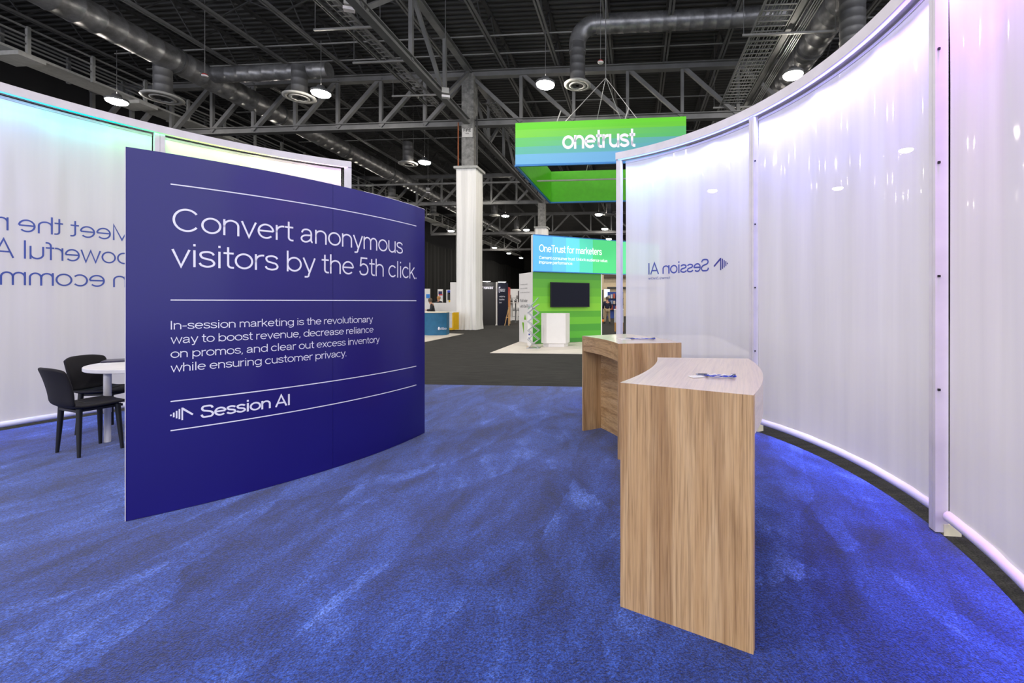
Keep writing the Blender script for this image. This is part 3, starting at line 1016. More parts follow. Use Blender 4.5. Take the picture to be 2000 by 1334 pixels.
tc = Vector((-4.95, 5.2, 0.012))
TRAD = 0.67
root = thing('round_table', 'white round table standing behind the left edge of the blue panel', 'table', tc)
b = MB(); b.lathe([(0, 0.705), (TRAD - 0.004, 0.705), (TRAD, 0.709), (TRAD, 0.741), (TRAD - 0.004, 0.745), (0, 0.745)], tc, 64, False)
b.build('tabletop', M_white, root)
for k, dg in enumerate((-97, 23, 143)):
    q = math.radians(dg)
    p = tc + Vector((0.60 * math.cos(q), 0.60 * math.sin(q), 0))
    b = MB(); b.tube([p, p + Vector((0, 0, 0.30)), p + Vector((0, 0, 0.301)), p + Vector((0, 0, 0.705))], [0.026, 0.026, 0.030, 0.030], 20)
    b.build('leg', M_white, root)
ztab = 0.012 + 0.746
def tpt(px, py):
    D = F * (EYE - ztab) / (py - HZ)
    return Vector((ray(px) * D, D, 0))
q0, q1 = tpt(196, 709.3), tpt(212, 703.2)
e = (q1 - q0)
n = Vector((e.y, -e.x, 0)).normalized() * 0.36
e = e.normalized() * 0.25
b = MB(); b.prism([q0, q0 + n, q0 + n + e, q0 + e], ztab, ztab + 0.018)
fo = bevel(b.build('folder', flat('dark_cover', rgb(44, 38, 62), 0.35)), 0.004)
tag(fo, 'dark closed folder lying on the white round table', 'folder')

# ------------------------------------------------------------------ columns of the hall
def column(px, D, label, z_drape, sign):
    c = Vector((ray(px) * D, D, 0))
    root = thing('column', label, 'column', c)
    rz = -HA
    b = MB(); b.box((c.x, c.y, (z_drape + 13.2) / 2), (0.64, 0.64, 13.2 - z_drape + 0.4), rz)
    b.build('concrete_shaft', M_conc, root)
    hw = 0.51
    g = []
    per = []
    n = 22
    R2 = Matrix.Rotation(rz, 3, 'Z')
    for k in range(4):
        for i in range(n):
            q = -1 + 2 * i / n
            per.append([(q, -1), (1, q), (-q, 1), (-1, -q)][k])
    zs = [0.0, 0.12, 0.35, 0.8, 1.6, 3.0, 5.0, 7.0, z_drape - 0.3, z_drape]
    for z in zs:
        row = []
        fl = 1 + (0.05 * max(0, 1 - z / 0.8) ** 1.5)
        for i, (x, y) in enumerate(per + per[:1]):
            w = 0.02 * math.sin(i * 2.1) + 0.015 * math.sin(i * 0.9 + z) + (0.05 * math.sin(i * 1.3) * max(0, 1 - z / 0.9))
            row.append(c + R2 @ Vector((x * (hw + w) * fl, y * (hw + w) * fl, z)))
        g.append(row)
    MB().strip(g).build('drape', M_wdrape, root)
    b = MB(); b.box((c.x, c.y, z_drape + 0.06), (1.26, 1.26, 0.12), rz); b.build('drape_ring', M_grey, root)
    if sign:
        b = MB(); q = c + R2 @ Vector((0, -0.345, 0)); b.box((q.x, q.y, zat(264, D)), (0.56, 0.02, 0.46), rz)
        sg = b.build('fire_sign', flat('sign_white', rgb(200, 198, 196), 0.6), root, 'white sign reading FIRE')
        b = MB()
        o = c + R2 @ Vector((-0.2, -0.358, zat(262, D)))
        write(b, 'FIRE', plane_map(o, TU), 0.17, 0.40, 0.17); b.build('lettering', M_blackleg, sg); b = MB()
        o = c + R2 @ Vector((-0.09, -0.358, zat(266.5, D)))
        write(b, 'HOSE', plane_map(o, TU), 0.05, 0.18, 0.17)
        b.build('lettering', M_blackleg, sg)
        # lightning-white riser pipes strapped beside the shaft
        b = MB(); q = c + R2 @ Vector((0.46, -0.2, 0)); b.tube([(q.x, q.y, z_drape), (q.x, q.y, 11.2)], 0.035, 8); b.build('riser_pipe', M_steeld, root)
        b = MB(); q = c + R2 @ Vector((-0.55, -0.2, 0)); b.tube([(q.x, q.y, z_drape), (q.x, q.y, 10.9)], 0.03, 8); b.build('riser_pipe', flat('orange_pipe', rgb(168, 92, 52), 0.6), root, 'orange riser pipe')
    return root
column(917.5, 23.9, 'square hall column wrapped in white drape, its concrete top bearing a FIRE sign', 8.37, True)
column(1058.5, 42.6, 'distant hall column wrapped in white drape behind the blue and green light box', 8.37, False)

# ------------------------------------------------------------------ roof steel
ZB, ZT = 10.9, 13.5
VR = [4.5, 23.3, 42.05, 60.8, 79.6]
UC = -8.75
ORD = ['nearest', 'second', 'third', 'fourth', 'fifth', 'sixth', 'seventh', 'eighth', 'ninth', 'tenth', 'eleventh', 'twelfth', 'thirteenth', 'fourteenth', 'fifteenth', 'sixteenth', 'seventeenth', 'eighteenth']
def ibeam(a, b, w, h):
    mb = MB()
    a, b = Vector(a), Vector(b)
    z = Vector((0, 0, 1))
    mb.bar(a + z * (h / 2 - 0.02), b + z * (h / 2 - 0.02), w, 0.04)
    mb.bar(a - z * (h / 2 - 0.02), b - z * (h / 2 - 0.02), w, 0.04)
    mb.bar(a, b, 0.05, h - 0.04)
    return mb
def cross_truss(v, label, n_l, n_r, pl, pr, detailed=True):
    mid = hall(UC, v, ZB)
    root = thing('roof_truss', label, 'truss', mid, 'deep steel trusses across the hall')
    uL, uR = UC - n_l * pl, UC + n_r * pr
    ibeam(hall(uL, v, ZB), hall(uR, v, ZB), 0.36, 0.34).build('bottom_chord', M_steel, root)
    ibeam(hall(uL, v, ZT), hall(uR, v, ZT), 0.36, 0.34).build('top_chord', M_steel, root)
    for sgn, n_, p_ in ((-1, n_l, pl), (1, n_r, pr)):
        for i in range(1, n_ + 1):
            u = UC + sgn * i * p_
            ui = UC + sgn * (i - 1) * p_
            MB().bar(hall(u, v, ZB), hall(u, v, ZT), 0.16, 0.16).build('upright', M_steel, root)
            MB().bar(hall(ui, v, ZT), hall(u, v, ZB), 0.2, 0.18).build('diagonal', M_steel, root)
cross_truss(VR[1], 'deep steel truss crossing the hall at the FIRE sign column', 9, 6, 2.45, 2.79)
cross_truss(VR[2], 'deep steel truss crossing the hall behind the FIRE sign column, at the distant column', 9, 6, 2.45, 2.79)
cross_truss(VR[3], 'deep steel truss crossing the hall behind the distant column, third from the camera', 8, 4, 2.45, 2.79)
cross_truss(VR[4], 'deep steel truss farthest back across the hall', 8, 3, 2.45, 2.79)

def long_truss(v0, v1, label, n):
    root = thing('roof_truss', label, 'truss', hall(UC, v0, ZB), 'steel trusses along the column line')
    ibeam(hall(UC, v0, ZB), hall(UC, v1, ZB), 0.30, 0.30).build('bottom_chord', M_steel, root)
    ibeam(hall(UC, v0, ZT + 0.2), hall(UC, v1, ZT + 0.2), 0.30, 0.26).build('top_chord', M_steel, root)
    st = (v1 - v0) / n
    for i in range(n):
        a, c = v0 + st * i, v0 + st * (i + 1)
        MB().bar(hall(UC, c, ZB), hall(UC, c, ZT + 0.2), 0.15, 0.15).build('upright', M_steel, root)
        if i % 2:
            MB().bar(hall(UC, a, ZB), hall(UC, c, ZT + 0.2), 0.15, 0.15).build('diagonal', M_steel, root)
        else:
            MB().bar(hall(UC, a, ZT + 0.2), hall(UC, c, ZB), 0.15, 0.15).build('diagonal', M_steel, root)
long_truss(VR[0], VR[1], 'steel truss running away from the camera to the FIRE sign column', 6)
long_truss(VR[1], VR[2], 'steel truss running between the two draped columns', 6)

def joist(u, v0, v1, label, detail):
    root = thing('roof_joist', label, 'joist', hall(u, v0, ZT + 0.1), 'open web joists under the roof deck')
    z0, z1 = ZT + 0.28, DECK - 0.12
    b = MB()
    for s in (-1, 1):
        b.bar(hall(u + s * 0.075, v0, z0), hall(u + s * 0.075, v1, z0), 0.09, 0.10)
    b.build('bottom_chord', M_steel, root)
    b = MB(); b.bar(hall(u, v0, z1), hall(u, v1, z1), 0.2, 0.1); b.build('top_chord', M_steeld, root)
    n = 8
    st = (v1 - v0) / n
    if detail:
        for i in range(n):
            a = v0 + st * i
            MB().bar(hall(u, a, z1), hall(u, a + st / 2, z0), 0.05, 0.05).build('diagonal', M_steeld, root)
            MB().bar(hall(u, a + st / 2, z0), hall(u, a + st, z1), 0.05, 0.05).build('diagonal', M_steeld, root)
    else:
        b = MB()
        for i in range(n):
            a = v0 + st * i
            b.bar(hall(u, a, z1), hall(u, a + st / 2, z0), 0.06, 0.06)
            b.bar(hall(u, a + st / 2, z0), hall(u, a + st, z1), 0.06, 0.06)
        b.build('web', M_steeld, root)
us = [-1.25 + 2.79 * k for k in range(-9, 6)]
bays = ['in the bay before the FIRE sign column', 'in the bay behind the FIRE sign column', 'in the bay beyond the distant column']
for bi in range(3):
    for k, u in enumerate(us):
        if bi == 2 and not (2 <= k <= 10):
            continue
        joist(u, VR[bi], VR[bi + 1], 'roof joist %s, %s from left' % (bays[bi], 'first' if k == 0 else ORD[k]), bi == 0)
# cross bracing rods between the joists of the near bay
for v in (9.3, 13.5, 18.2):
    for k in range(3, len(us) - 1):
        b = MB()
        b.bar(hall(us[k], v, ZT + 0.3), hall(us[k + 1], v, DECK - 0.15), 0.05, 0.05)
        b.bar(hall(us[k], v, DECK - 0.15), hall(us[k + 1], v, ZT + 0.3), 0.05, 0.05)
        nm = {9.3: 'nearest', 13.5: 'middle', 18.2: 'farthest'}[v]
        tag(b.build('cross_brace', M_steeld), 'dark crossed brace between roof joists, %s row, %s from the left' % (nm, 'first' if k == 3 else ORD[k - 3]), 'brace', 'crossed braces between the joists')
# sprinkler pipes across the hall
for i, (v, z) in enumerate(((12.6, 14.3), (20.6, 13.9), (22.1, 13.9), (27.5, 13.85), (33.0, 13.85), (38.0, 11.75))):
    b = MB(); b.tube([hall(-26, v, z), hall(12, v, z)], 0.035 if i < 5 else 0.09, 8)
    root = b.build('sprinkler_pipe', flat('pale_pipe', rgb(150, 150, 150), 0.4))
    tag(root, 'thin pale sprinkler pipe crossing under the roof, %s from the camera' % ORD[i], 'pipe', 'sprinkler pipes')

# ------------------------------------------------------------------ high bay lamps
M_lens = glow('lamp_lens', (1.0, 0.93, 0.82, 1), LAMP_POWER)
def make_lamp():
    root = thing('ceiling_lamp', '', 'lamp', (0, 0, 0), 'round high bay lamps')
    b = MB(); b.lathe([(0.05, 0.34), (0.16, 0.32), (0.20, 0.16), (0.42, 0.10), (0.42, 0.0), (0.39, 0.0)], n=24); b.build('housing', M_steel, root)
    b = MB(); b.lathe([(0.39, 0.004), (0.37, -0.06), (0.26, -0.12), (0.0, -0.16)], n=20); b.build('lens', M_lens, root, 'bright warm white lens')
    b = MB(); b.tube([(0, 0, 0.33), (0, 0, 2.4)], 0.012, 6); b.build('stem', M_steel, root)
    return root
lamp0 = make_lamp()
ZL = 10.95
lv = [0.2 - 9.65 * 1, 0.2, 9.85, 19.45, 29.6, 39.1, 48.7, 58.4, 67.8, 77.0, 86.0, 95.5]
lu = [-24.45, -14.25, -3.9, 6.6, 16.9]
first = True
side_n = ['far left line', 'left line', 'line right of the column', 'line by the cable trays', 'far right line']
for j, v in enumerate(lv):
    for i, u in enumerate(lu):
        if j > 5 and i > 2:
            continue
        o = lamp0 if first else dup(lamp0)
        first = False
        o.location = hall(u, v, ZL)
        o['label'] = 'high bay lamp, %s, %s row' % (side_n[i], ('behind the camera, back', 'above the camera', 'before the camera, out of frame', 'first visible', 'second visible', 'third visible', 'fourth visible', 'fifth visible', 'sixth visible', 'seventh visible', 'eighth visible', 'farthest visible')[j])

# ------------------------------------------------------------------ air ducts and diffusers
def ducted(mb, pts, r, pitch=0.42):
    """spiral duct: a tube with small raised seams"""
    P, Rr = [], []
    pts = [Vector(p) for p in pts]
    for a, c in zip(pts, pts[1:]):
        L = (c - a).length
        m = max(1, int(L / pitch))
        for i in range(m):
            t = i / m
            P += [a.lerp(c, t), a.lerp(c, min(1, t + 0.03 / L)), a.lerp(c, min(1, t + 0.06 / L))]
            Rr += [r, r * 1.035, r]
    P.append(pts[-1]); Rr.append(r)
    mb.tube(P, Rr, 20)
def elbow(c0, d0, d1, rad, n=8):
    """points of a quarter turn that leaves along d0 and arrives along d1"""
    d0, d1 = Vector(d0), Vector(d1)
    c0 = Vector(c0)
    cen = c0 + d1 * rad
    return [cen - d1 * rad * math.cos(q) + d0 * rad * math.sin(q) for q in [PI / 2 * i / n for i in range(n + 1)]]
def diffuser_parts(root, p, R=0.72, drop_r=0.36, top=None):
    b = MB(); ducted(b, [p + Vector((0, 0, 0.12)), Vector((p.x, p.y, top))], drop_r, 0.3); b.build('drop_duct', M_duct_d, root)
    b = MB(); b.lathe([(drop_r, 0.16), (R * 0.8, 0.10), (R, 0.02), (R, -0.02), (R * 0.72, -0.05), (R * 0.70, 0.0), (drop_r, 0.05)], p, 32); b.build('outer_ring', M_ringw, root)
    b = MB(); b.lathe([(R * 0.62, 0.0), (R * 0.62, -0.05), (R * 0.46, -0.07), (R * 0.44, -0.02)], p, 28); rg = b.build('inner_ring', M_ringw, root)
    b = MB()
    for k in range(8):
        q = 2 * PI * k / 8
        b.bar(p + Vector((0, 0, -0.03)), p + Vector((R * 0.44 * math.cos(q), R * 0.44 * math.sin(q), -0.03)), 0.10, 0.02)
    b.build('vanes', M_duct_d, rg)
    for q in (0.6, 2.7, 4.8):
        b = MB(); b.bar(p + Vector((R * 0.3 * math.cos(q), R * 0.3 * math.sin(q), 0.02)), p + Vector((R * 0.75 * math.cos(q), R * 0.75 * math.sin(q), 0.04)), 0.03, 0.03)
        b.build('bracket', M_duct_d, root)
M_duct_d = flat('dull_duct', rgb(104, 104, 106), 0.5, 0.5)
M_ringw = flat('diffuser_grey', rgb(176, 175, 172), 0.5)
# long spiral ducts down the hall
def main_duct(u, z, r, v0, v1, label):
    root = thing('air_duct', label, 'duct', hall(u, v0, z), 'spiral air ducts under the roof')
    b = MB(); ducted(b, [hall(u, v0, z), hall(u, v1, z)], r, 0.7); b.build('spiral_duct', M_duct, root)
    v = v0 + 3.0
    while v < min(v1, 50):
        b = MB()
        b.tube([hall(u, v, z), hall(u, v + 0.12, z)], r * 1.07, 20)
        b.build('collar', M_duct_d, root)
        v += 6.0
    return root
dl = main_duct(-21.0, 12.5, 0.56, 4, 80, 'long round spiral air duct running down the hall at upper left')
b = MB(); ducted(b, [hall(-21.0, 20.5, 12.55), hall(-14.6, 20.5, 12.55)], 0.36, 0.6); b.build('branch_duct', M_duct, dl)
dr = main_duct(7.9, 13.0, 0.62, 6, 60, 'large round spiral air duct at upper right above the curtain wall')
b = MB()
pc = hall(-2.55, 19.9, 0)
hz_ = 13.75
pts = [Vector((pc.x, pc.y, 12.5))] + elbow(Vector((pc.x, pc.y, 12.9)), (0, 0, 1), TU, 0.85)
ducted(b, [pts[-1], hall(7.5, 19.9, hz_)], 0.40, 0.55)
b.tube(pts, 0.37, 20)
b.build('branch_duct', M_duct, dr)
b = MB(); ducted(b, [hall(7.9, 15.2, 13.3), hall(14.0, 15.2, 13.3)], 0.62, 0.6); b.build('branch_duct', M_duct, dr)
difs = [((1128, 166), 20.0, 0.60, 12.9, 'round air diffuser hanging from a bent duct left of the green hanging sign'),
        ((585, 190), 21.4, 0.70, 12.6, 'round air diffuser hanging beside the brightest lamp at upper left centre'),
        ((318, 191), 20.4, 0.76, 12.3, 'round air diffuser at upper left hanging from the long spiral duct'),
        ((797, 320), 31.0, 0.64, 12.4, 'round air diffuser beside the lamp left of the FIRE sign column'),
        ((765, 388), 42.5, 0.62, 12.4, 'round air diffuser just above the top edge of the blue panel'),
        ((846, 419), 50.0, 0.60, 12.4, 'round air diffuser seen between the blue panel and the FIRE sign column'),
        ((966, 421), 50.5, 0.60, 12.4, 'round air diffuser left of a lamp, just right of the FIRE sign column'),
        ((1009, 450), 60.5, 0.60, 12.4, 'distant round air diffuser left of the draped far column'),
        ((1190, 420), 48.0, 0.60, 12.4, 'distant round air diffuser above the blue and green light box'),
        ((1665, 190), 16.0, 0.70, 13.2, 'wide duct drop seen above the right curtain wall')]
for (px, py), D, R, top, lab in difs:
    p = at(px, py, D)
    root = thing('air_diffuser', lab, 'air diffuser', p, 'round air diffusers')
    diffuser_parts(root, p, R, 0.34 if px != 1665 else 0.42, top)
    if D > 30:
        for sx in (-1, 1):
            b = MB(); b.tube([p + Vector((sx * 0.36, 0, 0.6)), Vector((p.x + sx * 0.36, p.y, DECK + 0.02))], 0.012, 6); b.build('rod', M_steel, root)

# ------------------------------------------------------------------ catwalk at upper left
def catwalk(u, z, v0, v1, label):
    root = thing('catwalk', label, 'catwalk', hall(u, v0, z))
    b = MB()
    b.bar(hall(u, v0, z), hall(u, v1, z), 1.25, 0.10)
    b.build('walkway', M_grey, root)
    v = v0
    while v < min(v1, 70):
        b = MB(); b.bar(hall(u - 0.6, v, z - 0.16), hall(u + 0.85, v, z - 0.16), 0.9, 0.18); b.build('outrigger', M_grey, root)
        v += 4.6
    for s in (-1, 1):
        for hz, nm in ((1.1, 'top_rail'), (0.75, 'mid_rail'), (0.4, 'low_rail')):
            b = MB(); b.bar(hall(u + s * 0.62, v0, z + hz), hall(u + s * 0.62, v1, z + hz), 0.06, 0.07); b.build(nm, M_grey if hz > 0.5 else M_steel, root)
        v = v0
        while v < min(v1, 60):
            b = MB(); b.bar(hall(u + s * 0.64, v, z - 0.1), hall(u + s * 0.64, v, z + 1.15), 0.12, 0.12); b.build('rail_post', M_grey if s > 0 else M_steel, root)
            v += 2.3
    return root
catwalk(-26.4, 12.0, 8, 100, 'grey catwalk with railings hung under the roof at upper left')

# ------------------------------------------------------------------ cable trays
def ladder_tray(u0, u1, z, v0, v1, label, rung, hangers, mat=None, wires=0, hang_u=None):
    root = thing('cable_tray', label, 'cable tray', hall((u0 + u1) / 2, v0, z), 'ladder cable trays')
    mat = mat or M_steel
    for u in (u0, u1):
        b = MB(); b.bar(hall(u, v0, z), hall(u, v1, z), 0.035, 0.12); b.build('side_rail', mat, root)
    v = v0
    r0_ = None
    while rung and v < v1:
        if r0_ is None:
            r0_ = MB().bar(hall(u0, v, z - 0.04), hall(u1, v, z - 0.04), 0.05, 0.03).build('rung', mat, root)
        else:
            c = r0_.copy(); C.objects.link(c); c.location = TV * (v - v0)
        v += rung
    if not rung:
        MB().bar(hall((u0 + u1) / 2, v0, z), hall((u0 + u1) / 2, v1, z), u1 - u0, 0.05).build('cover_plate', mat, root)
    if wires:
        b = MB()
        for k in range(wires):
            uu = u0 + (u1 - u0) * (k + 0.7) / (wires + 0.4) + random.uniform(-0.04, 0.04)
            b.tube([hall(uu + 0.03 * math.sin(v0 + j * 1.7 + k), v0 + (v1 - v0) * j / 24, z + 0.01) for j in range(25)], 0.022, 6)
        b.build('cables', M_grey, root)
    for v in hangers:
        a, c = hang_u if hang_u else (u0 - 0.5, u1 + 0.5)
        b = MB()
        b.bar(hall(a, v, z - 0.10), hall(c, v, z - 0.10), 0.07, 0.07)
        hg = b.build('trapeze', flat('zinc', rgb(160, 160, 160), 0.4, 0.6), root)
        for u in (a + 0.05, c - 0.05):
            b = MB(); b.tube([hall(u, v, z - 0.1), hall(u, v, DECK)], 0.012, 6); b.build('rod', M_steel, hg)
    return root
ladder_tray(-10.75, -10.40, 12.0, 8, 23.2, 'narrow ladder cable tray running towards the FIRE sign column', 0.30, (), None)
ladder_tray(-11.15, -11.05, 12.0, 8, 23.2, 'very narrow cable tray on the left of the ladder tray near the column', 0.9, (16.4, 18.8, 22.0), None, 0, (-12.3, -9.6))
ladder_tray(4.35, 5.45, 11.5, 9, 38.5, 'wide ladder cable tray at upper right, loaded with cables', 0.30, (17.2, 23.5), flat('zinc_tray', rgb(138, 138, 138), 0.45, 0.4), 9, (4.0, 7.4))
ladder_tray(5.52, 5.80, 11.5, 9, 38.5, 'covered cable tray on the right side of the wide ladder tray', 0, (), flat('zinc_cover', rgb(112, 112, 112), 0.5, 0.3), 2)
root = thing('conduit_bundle', 'bundle of thin pale conduits running beside the wide cable tray', 'conduits', hall(6.05, 8, 11.5))
for k in range(4):
    b = MB(); b.tube([hall(5.95 + 0.085 * k, 9, 11.45), hall(5.95 + 0.085 * k, 38.5, 11.45)], 0.026, 8); b.build('conduit', flat('conduit_zinc', rgb(190, 190, 190), 0.35, 0.5), root)
ladder_tray(-8.1, -7.5, 12.3, 24, 44, 'ladder cable tray behind the FIRE sign column on its right side', 0.4, (), None, 3)

# small ceiling fixtures
for (px, py), D, lab in (((1173, 123), 17.5, 'small red and white heat detector hanging left of the green sign cables'), ((400, 149), 19.0, 'small red and white heat detector hanging at upper left')):
    p = at(px, py, D)
    root = thing('heat_detector', lab, 'detector', p, 'hanging heat detectors')
    b = MB(); b.lathe([(0, 0.0), (0.11, 0.0), (0.12, 0.03), (0.06, 0.06)], p, 20); b.build('disc', M_white, root)
    b = MB(); b.lathe([(0.07, 0.05), (0.10, 0.08), (0.06, 0.11), (0, 0.12)], p, 16); b.build('cap', flat('red_cap', rgb(150, 22, 24), 0.5), root)
    b = MB(); b.tube([p + Vector((0, 0, 0.1)), Vector((p.x, p.y, DECK))], 0.012, 6); b.build('rod', M_steel, root)
for (px, py), D, lab in (((682, 5), 15.5, 'white floodlight box under the roof at the top of the picture'), ((870, 178), 20.0, 'small grey floodlight on the truss left of the FIRE sign'), ((836, 370), 38.0, 'small white box lamp hung on the truss right above the blue panel')):
    p = at(px, py, D)
    root = thing('flood_lamp', lab, 'lamp', p)
    b = MB(); b.box(p, (0.30, 0.22, 0.24), 0.3); b.build('housing', M_ringw, root)
    b = MB(); b.box(p + Vector((0.05, -0.1, -0.3)), (0.34, 0.2, 0.10), 0.3); b.build('hood', M_white, root)
    b = MB(); b.bar(p + Vector((0, 0, 0.1)), Vector((p.x, p.y, DECK + 0.02)), 0.03, 0.03); b.build('bracket', M_steel, root)

# ------------------------------------------------------------------ black side drape
b = MB()
rows = []
v = 50.0
i = 0
while v < 127:
    o = 0.16 * math.sin(i * 1.1) + 0.07 * math.sin(i * 2.7)
    rows.append([hall(-30.6 + o, v, 0.0), hall(-30.6 + o, v, 10.2 + 0.15 * math.sin(i * 0.13))])
    v += 0.22
    i += 1
b.strip(rows)
tag(b.build('curtain', M_bdrape), 'tall black drape hanging along the far left side of the hall', 'curtain')

# ------------------------------------------------------------------ green hanging sign
Ls, Rs = Vector((ray(1007) * 14.5, 14.5, 0)), Vector((ray(1340) * 13.98, 13.98, 0))
ex = (Rs - Ls); W = ex.length; ex.normalize()
ey = Vector((-ex.y, ex.x, 0))
z0s, z1s = zat(322, 14.5), zat(241, 14.5)
cs = Ls + ex * W / 2 + ey * W / 2
root = thing('hanging_sign', 'square green and blue hanging banner reading onetrust', 'sign', (cs.x, cs.y, z0s))
def bands_front():
    m, nt, p = base_mat('green_to_blue_bands')
    tc_ = N(nt, 'ShaderNodeTexCoord'); sx = N(nt, 'ShaderNodeSeparateXYZ'); nt.links.new(tc_.outputs['Object'], sx.inputs[0])
    mr = N(nt, 'ShaderNodeMapRange'); nt.links.new(sx.outputs['Z'], mr.inputs[0]); mr.inputs[1].default_value = 0; mr.inputs[2].default_value = z1s - z0s
    mr.clamp = True
    l = ramp(nt, mr.outputs[0], [(0, rgb(110, 176, 216)), (0.24, rgb(92, 178, 160)), (0.42, rgb(96, 190, 106)), (0.64, rgb(114, 202, 60)), (0.83, rgb(92, 200, 24))], 'CONSTANT')
    r = ramp(nt, mr.outputs[0], [(0, rgb(96, 160, 210)), (0.26, rgb(84, 160, 180)), (0.55, rgb(80, 180, 100)), (0.78, rgb(96, 196, 40)), (0.9, rgb(96, 204, 24))], 'CONSTANT')
    mx = N(nt, 'ShaderNodeMapRange'); nt.links.new(sx.outputs['X'], mx.inputs[0]); mx.inputs[1].default_value = -W / 2; mx.inputs[2].default_value = W / 2
    nt.links.new(mixc(nt, mx.outputs[0], l.outputs[0], r.outputs[0]), p.inputs['Base Color'])
    p.inputs['Roughness'].default_value = 0.6
    return m
M_sf = bands_front()
M_sg = flat('sign_green', rgb(86, 190, 28), 0.6)
def sface(a, c, nm, mat_o, lab=None):
    b = MB(); b.bar(Vector((a.x, a.y, (z0s + z1s) / 2)), Vector((c.x, c.y, (z0s + z1s) / 2)), 0.05, z1s - z0s)
    return b.build(nm, mat_o, root, lab)
Bl, Br = Ls + ey * W, Rs + ey * W
fr = sface(Ls, Rs, 'front_face', M_sf, 'banner face with green to blue bands and white onetrust lettering')
sface(Ls + ex * 0.03 + ey * 0.03, Bl + ex * 0.03 - ey * 0.03, 'side_face', M_sg)
sface(Rs - ex * 0.03 + ey * 0.03, Br - ex * 0.03 - ey * 0.03, 'side_face', M_sg)
sface(Bl, Br, 'back_face', M_sg)
M_edge = flat('sign_blue_edge', rgb(40, 120, 190), 0.5)
for a, c in ((Ls, Rs), (Ls, Bl), (Rs, Br), (Bl, Br)):
    MB().bar(Vector((a.x, a.y, z0s - 0.03)), Vector((c.x, c.y, z0s - 0.03)), 0.07, 0.06).build('edge_piping', M_edge, root, 'blue lower edge')
b = MB()
t0 = ray(1098)
# start of the word: where the line of sight meets the front face
def meet(px, o, d):
    k = (ray(px) * o.y - o.x) / (d.x - ray(px) * d.y)
    return o + d * k, k
pa, ka = meet(1098.5, Ls, ex)
pb, kb = meet(1241, Ls, ex)
write(b, 'onetrust', plane_map((pa.x, pa.y, zat(292.0, pa.y)), ex, -ey * 0.03), 0.60, kb - ka, 0.155)
b.build('lettering', M_letter, fr)
apex = at(1183, 152, 17.0)
for px_, f_ in ((0.30, 0), (0.72, 0), (0.30, 1), (0.72, 1)):
    q = Ls + ex * W * px_ + ey * W * f_ + Vector((0, 0, z1s))
    b = MB(); b.tube([q, apex], 0.012, 6); b.build('hanging_cable', flat('cable_steel', rgb(170, 170, 170), 0.4), root)
for f_ in (0.22, 0.62):
    q = Ls + ex * W * (f_ + 0.03) + Vector((0, 0, z1s))
    b = MB(); b.tube([q, q + Vector((0.12, 0, 0.35))], 0.02, 6); b.build('shackle', M_ringw, root)
b = MB(); b.tube([apex, Vector((apex.x, apex.y, ZT))], 0.02, 6); b.build('hoist_chain', M_steel, root)
b = MB(); b.bar(Ls + ey * W * 0.5 + Vector((0, 0, z0s + 0.2)), Rs + ey * W * 0.5 + Vector((0, 0, z0s + 0.2)), 0.05, 0.05); b.build('spreader_bar', M_ringw, root)

# ------------------------------------------------------------------ the green booth
gl = Vector((-2.238, 15.27, 0))
gd = Vector((2.304, 1.23, 0)).normalized()
gn = Vector((gd.y, -gd.x, 0))                       # towards the camera
b = MB()
b.prism([(-3.07, 12.67), (4.2, 12.09), (4.9, 19.5), (-2.7, 19.5)], 0.0015, 0.014)
tag(b.build('carpet', flat('pale_booth_floor', rgb(214, 206, 198), 0.6, var=0.08, vscale=2)), 'pale flooring pad under the green booth', 'carpet')
root = thing('booth_wall', 'green banded booth wall with a screen hung on it', 'booth wall', (gl.x, gl.y, 0.014))
b = MB()
o2 = gl + gd * 2.62
b.bar(Vector((gl.x, gl.y, 1.24)) - gn * 0.05, Vector((o2.x, o2.y, 1.24)) - gn * 0.05, 0.1, 2.44)
b.build('wall_panel', M_green, root)
MB().bar(Vector((o2.x, o2.y, 1.24)) - gn * 0.05, Vector((o2.x, o2.y, 1.24)) - gn * 0.05 + gd * 0.04, 0.11, 2.44).build('edge_post', M_boothwhite, root, 'white end post')
# light box above
LB = 5.2
zb0, zb1 = 2.47, 3.73
root = thing('light_box', 'long lit blue to green light box reading OneTrust for marketers', 'light box', (gl.x, gl.y, zb0))
root_rot = math.atan2(gd.y, gd.x)
def lbmat():
    m, nt, p = base_mat('lit_blue_green_print')
    tc_ = N(nt, 'ShaderNodeTexCoord')
    vm = N(nt, 'ShaderNodeVectorMath', operation='DOT_PRODUCT')
    nt.links.new(tc_.outputs['Object'], vm.inputs[0])
    vm.inputs[1].default_value = (gd.x, gd.y, 0)
    mr = N(nt, 'ShaderNodeMapRange'); nt.links.new(vm.outputs['Value'], mr.inputs[0]); mr.inputs[1].default_value = 0; mr.inputs[2].default_value = LB
    r = ramp(nt, mr.outputs[0], [(0, rgb(84, 168, 232)), (0.13, rgb(92, 184, 232)), (0.23, rgb(92, 202, 216)), (0.33, rgb(78, 202, 170)), (0.43, rgb(72, 200, 120)), (0.62, rgb(90, 208, 140)), (0.8, rgb(90, 214, 170))], 'CONSTANT')
    nt.links.new(r.outputs[0], p.inputs['Base Color'])
    nt.links.new(r.outputs[0], p.inputs['Emission Color'])
    p.inputs['Emission Strength'].default_value = 0.35
    return m
b = MB()
a_, c_ = gl + Vector((0, 0, (zb0 + zb1) / 2)), gl + gd * LB + Vector((0, 0, (zb0 + zb1) / 2))
b.bar(a_ + gn * 0.02, c_ + gn * 0.02, 0.06, zb1 - zb0 - 0.02); lbf = b.build('lit_face', lbmat(), root)
b = MB(); b.bar(a_ - gn * 0.1, c_ - gn * 0.1, 0.17, zb1 - zb0); b.build('box_body', M_boothwhite, root)
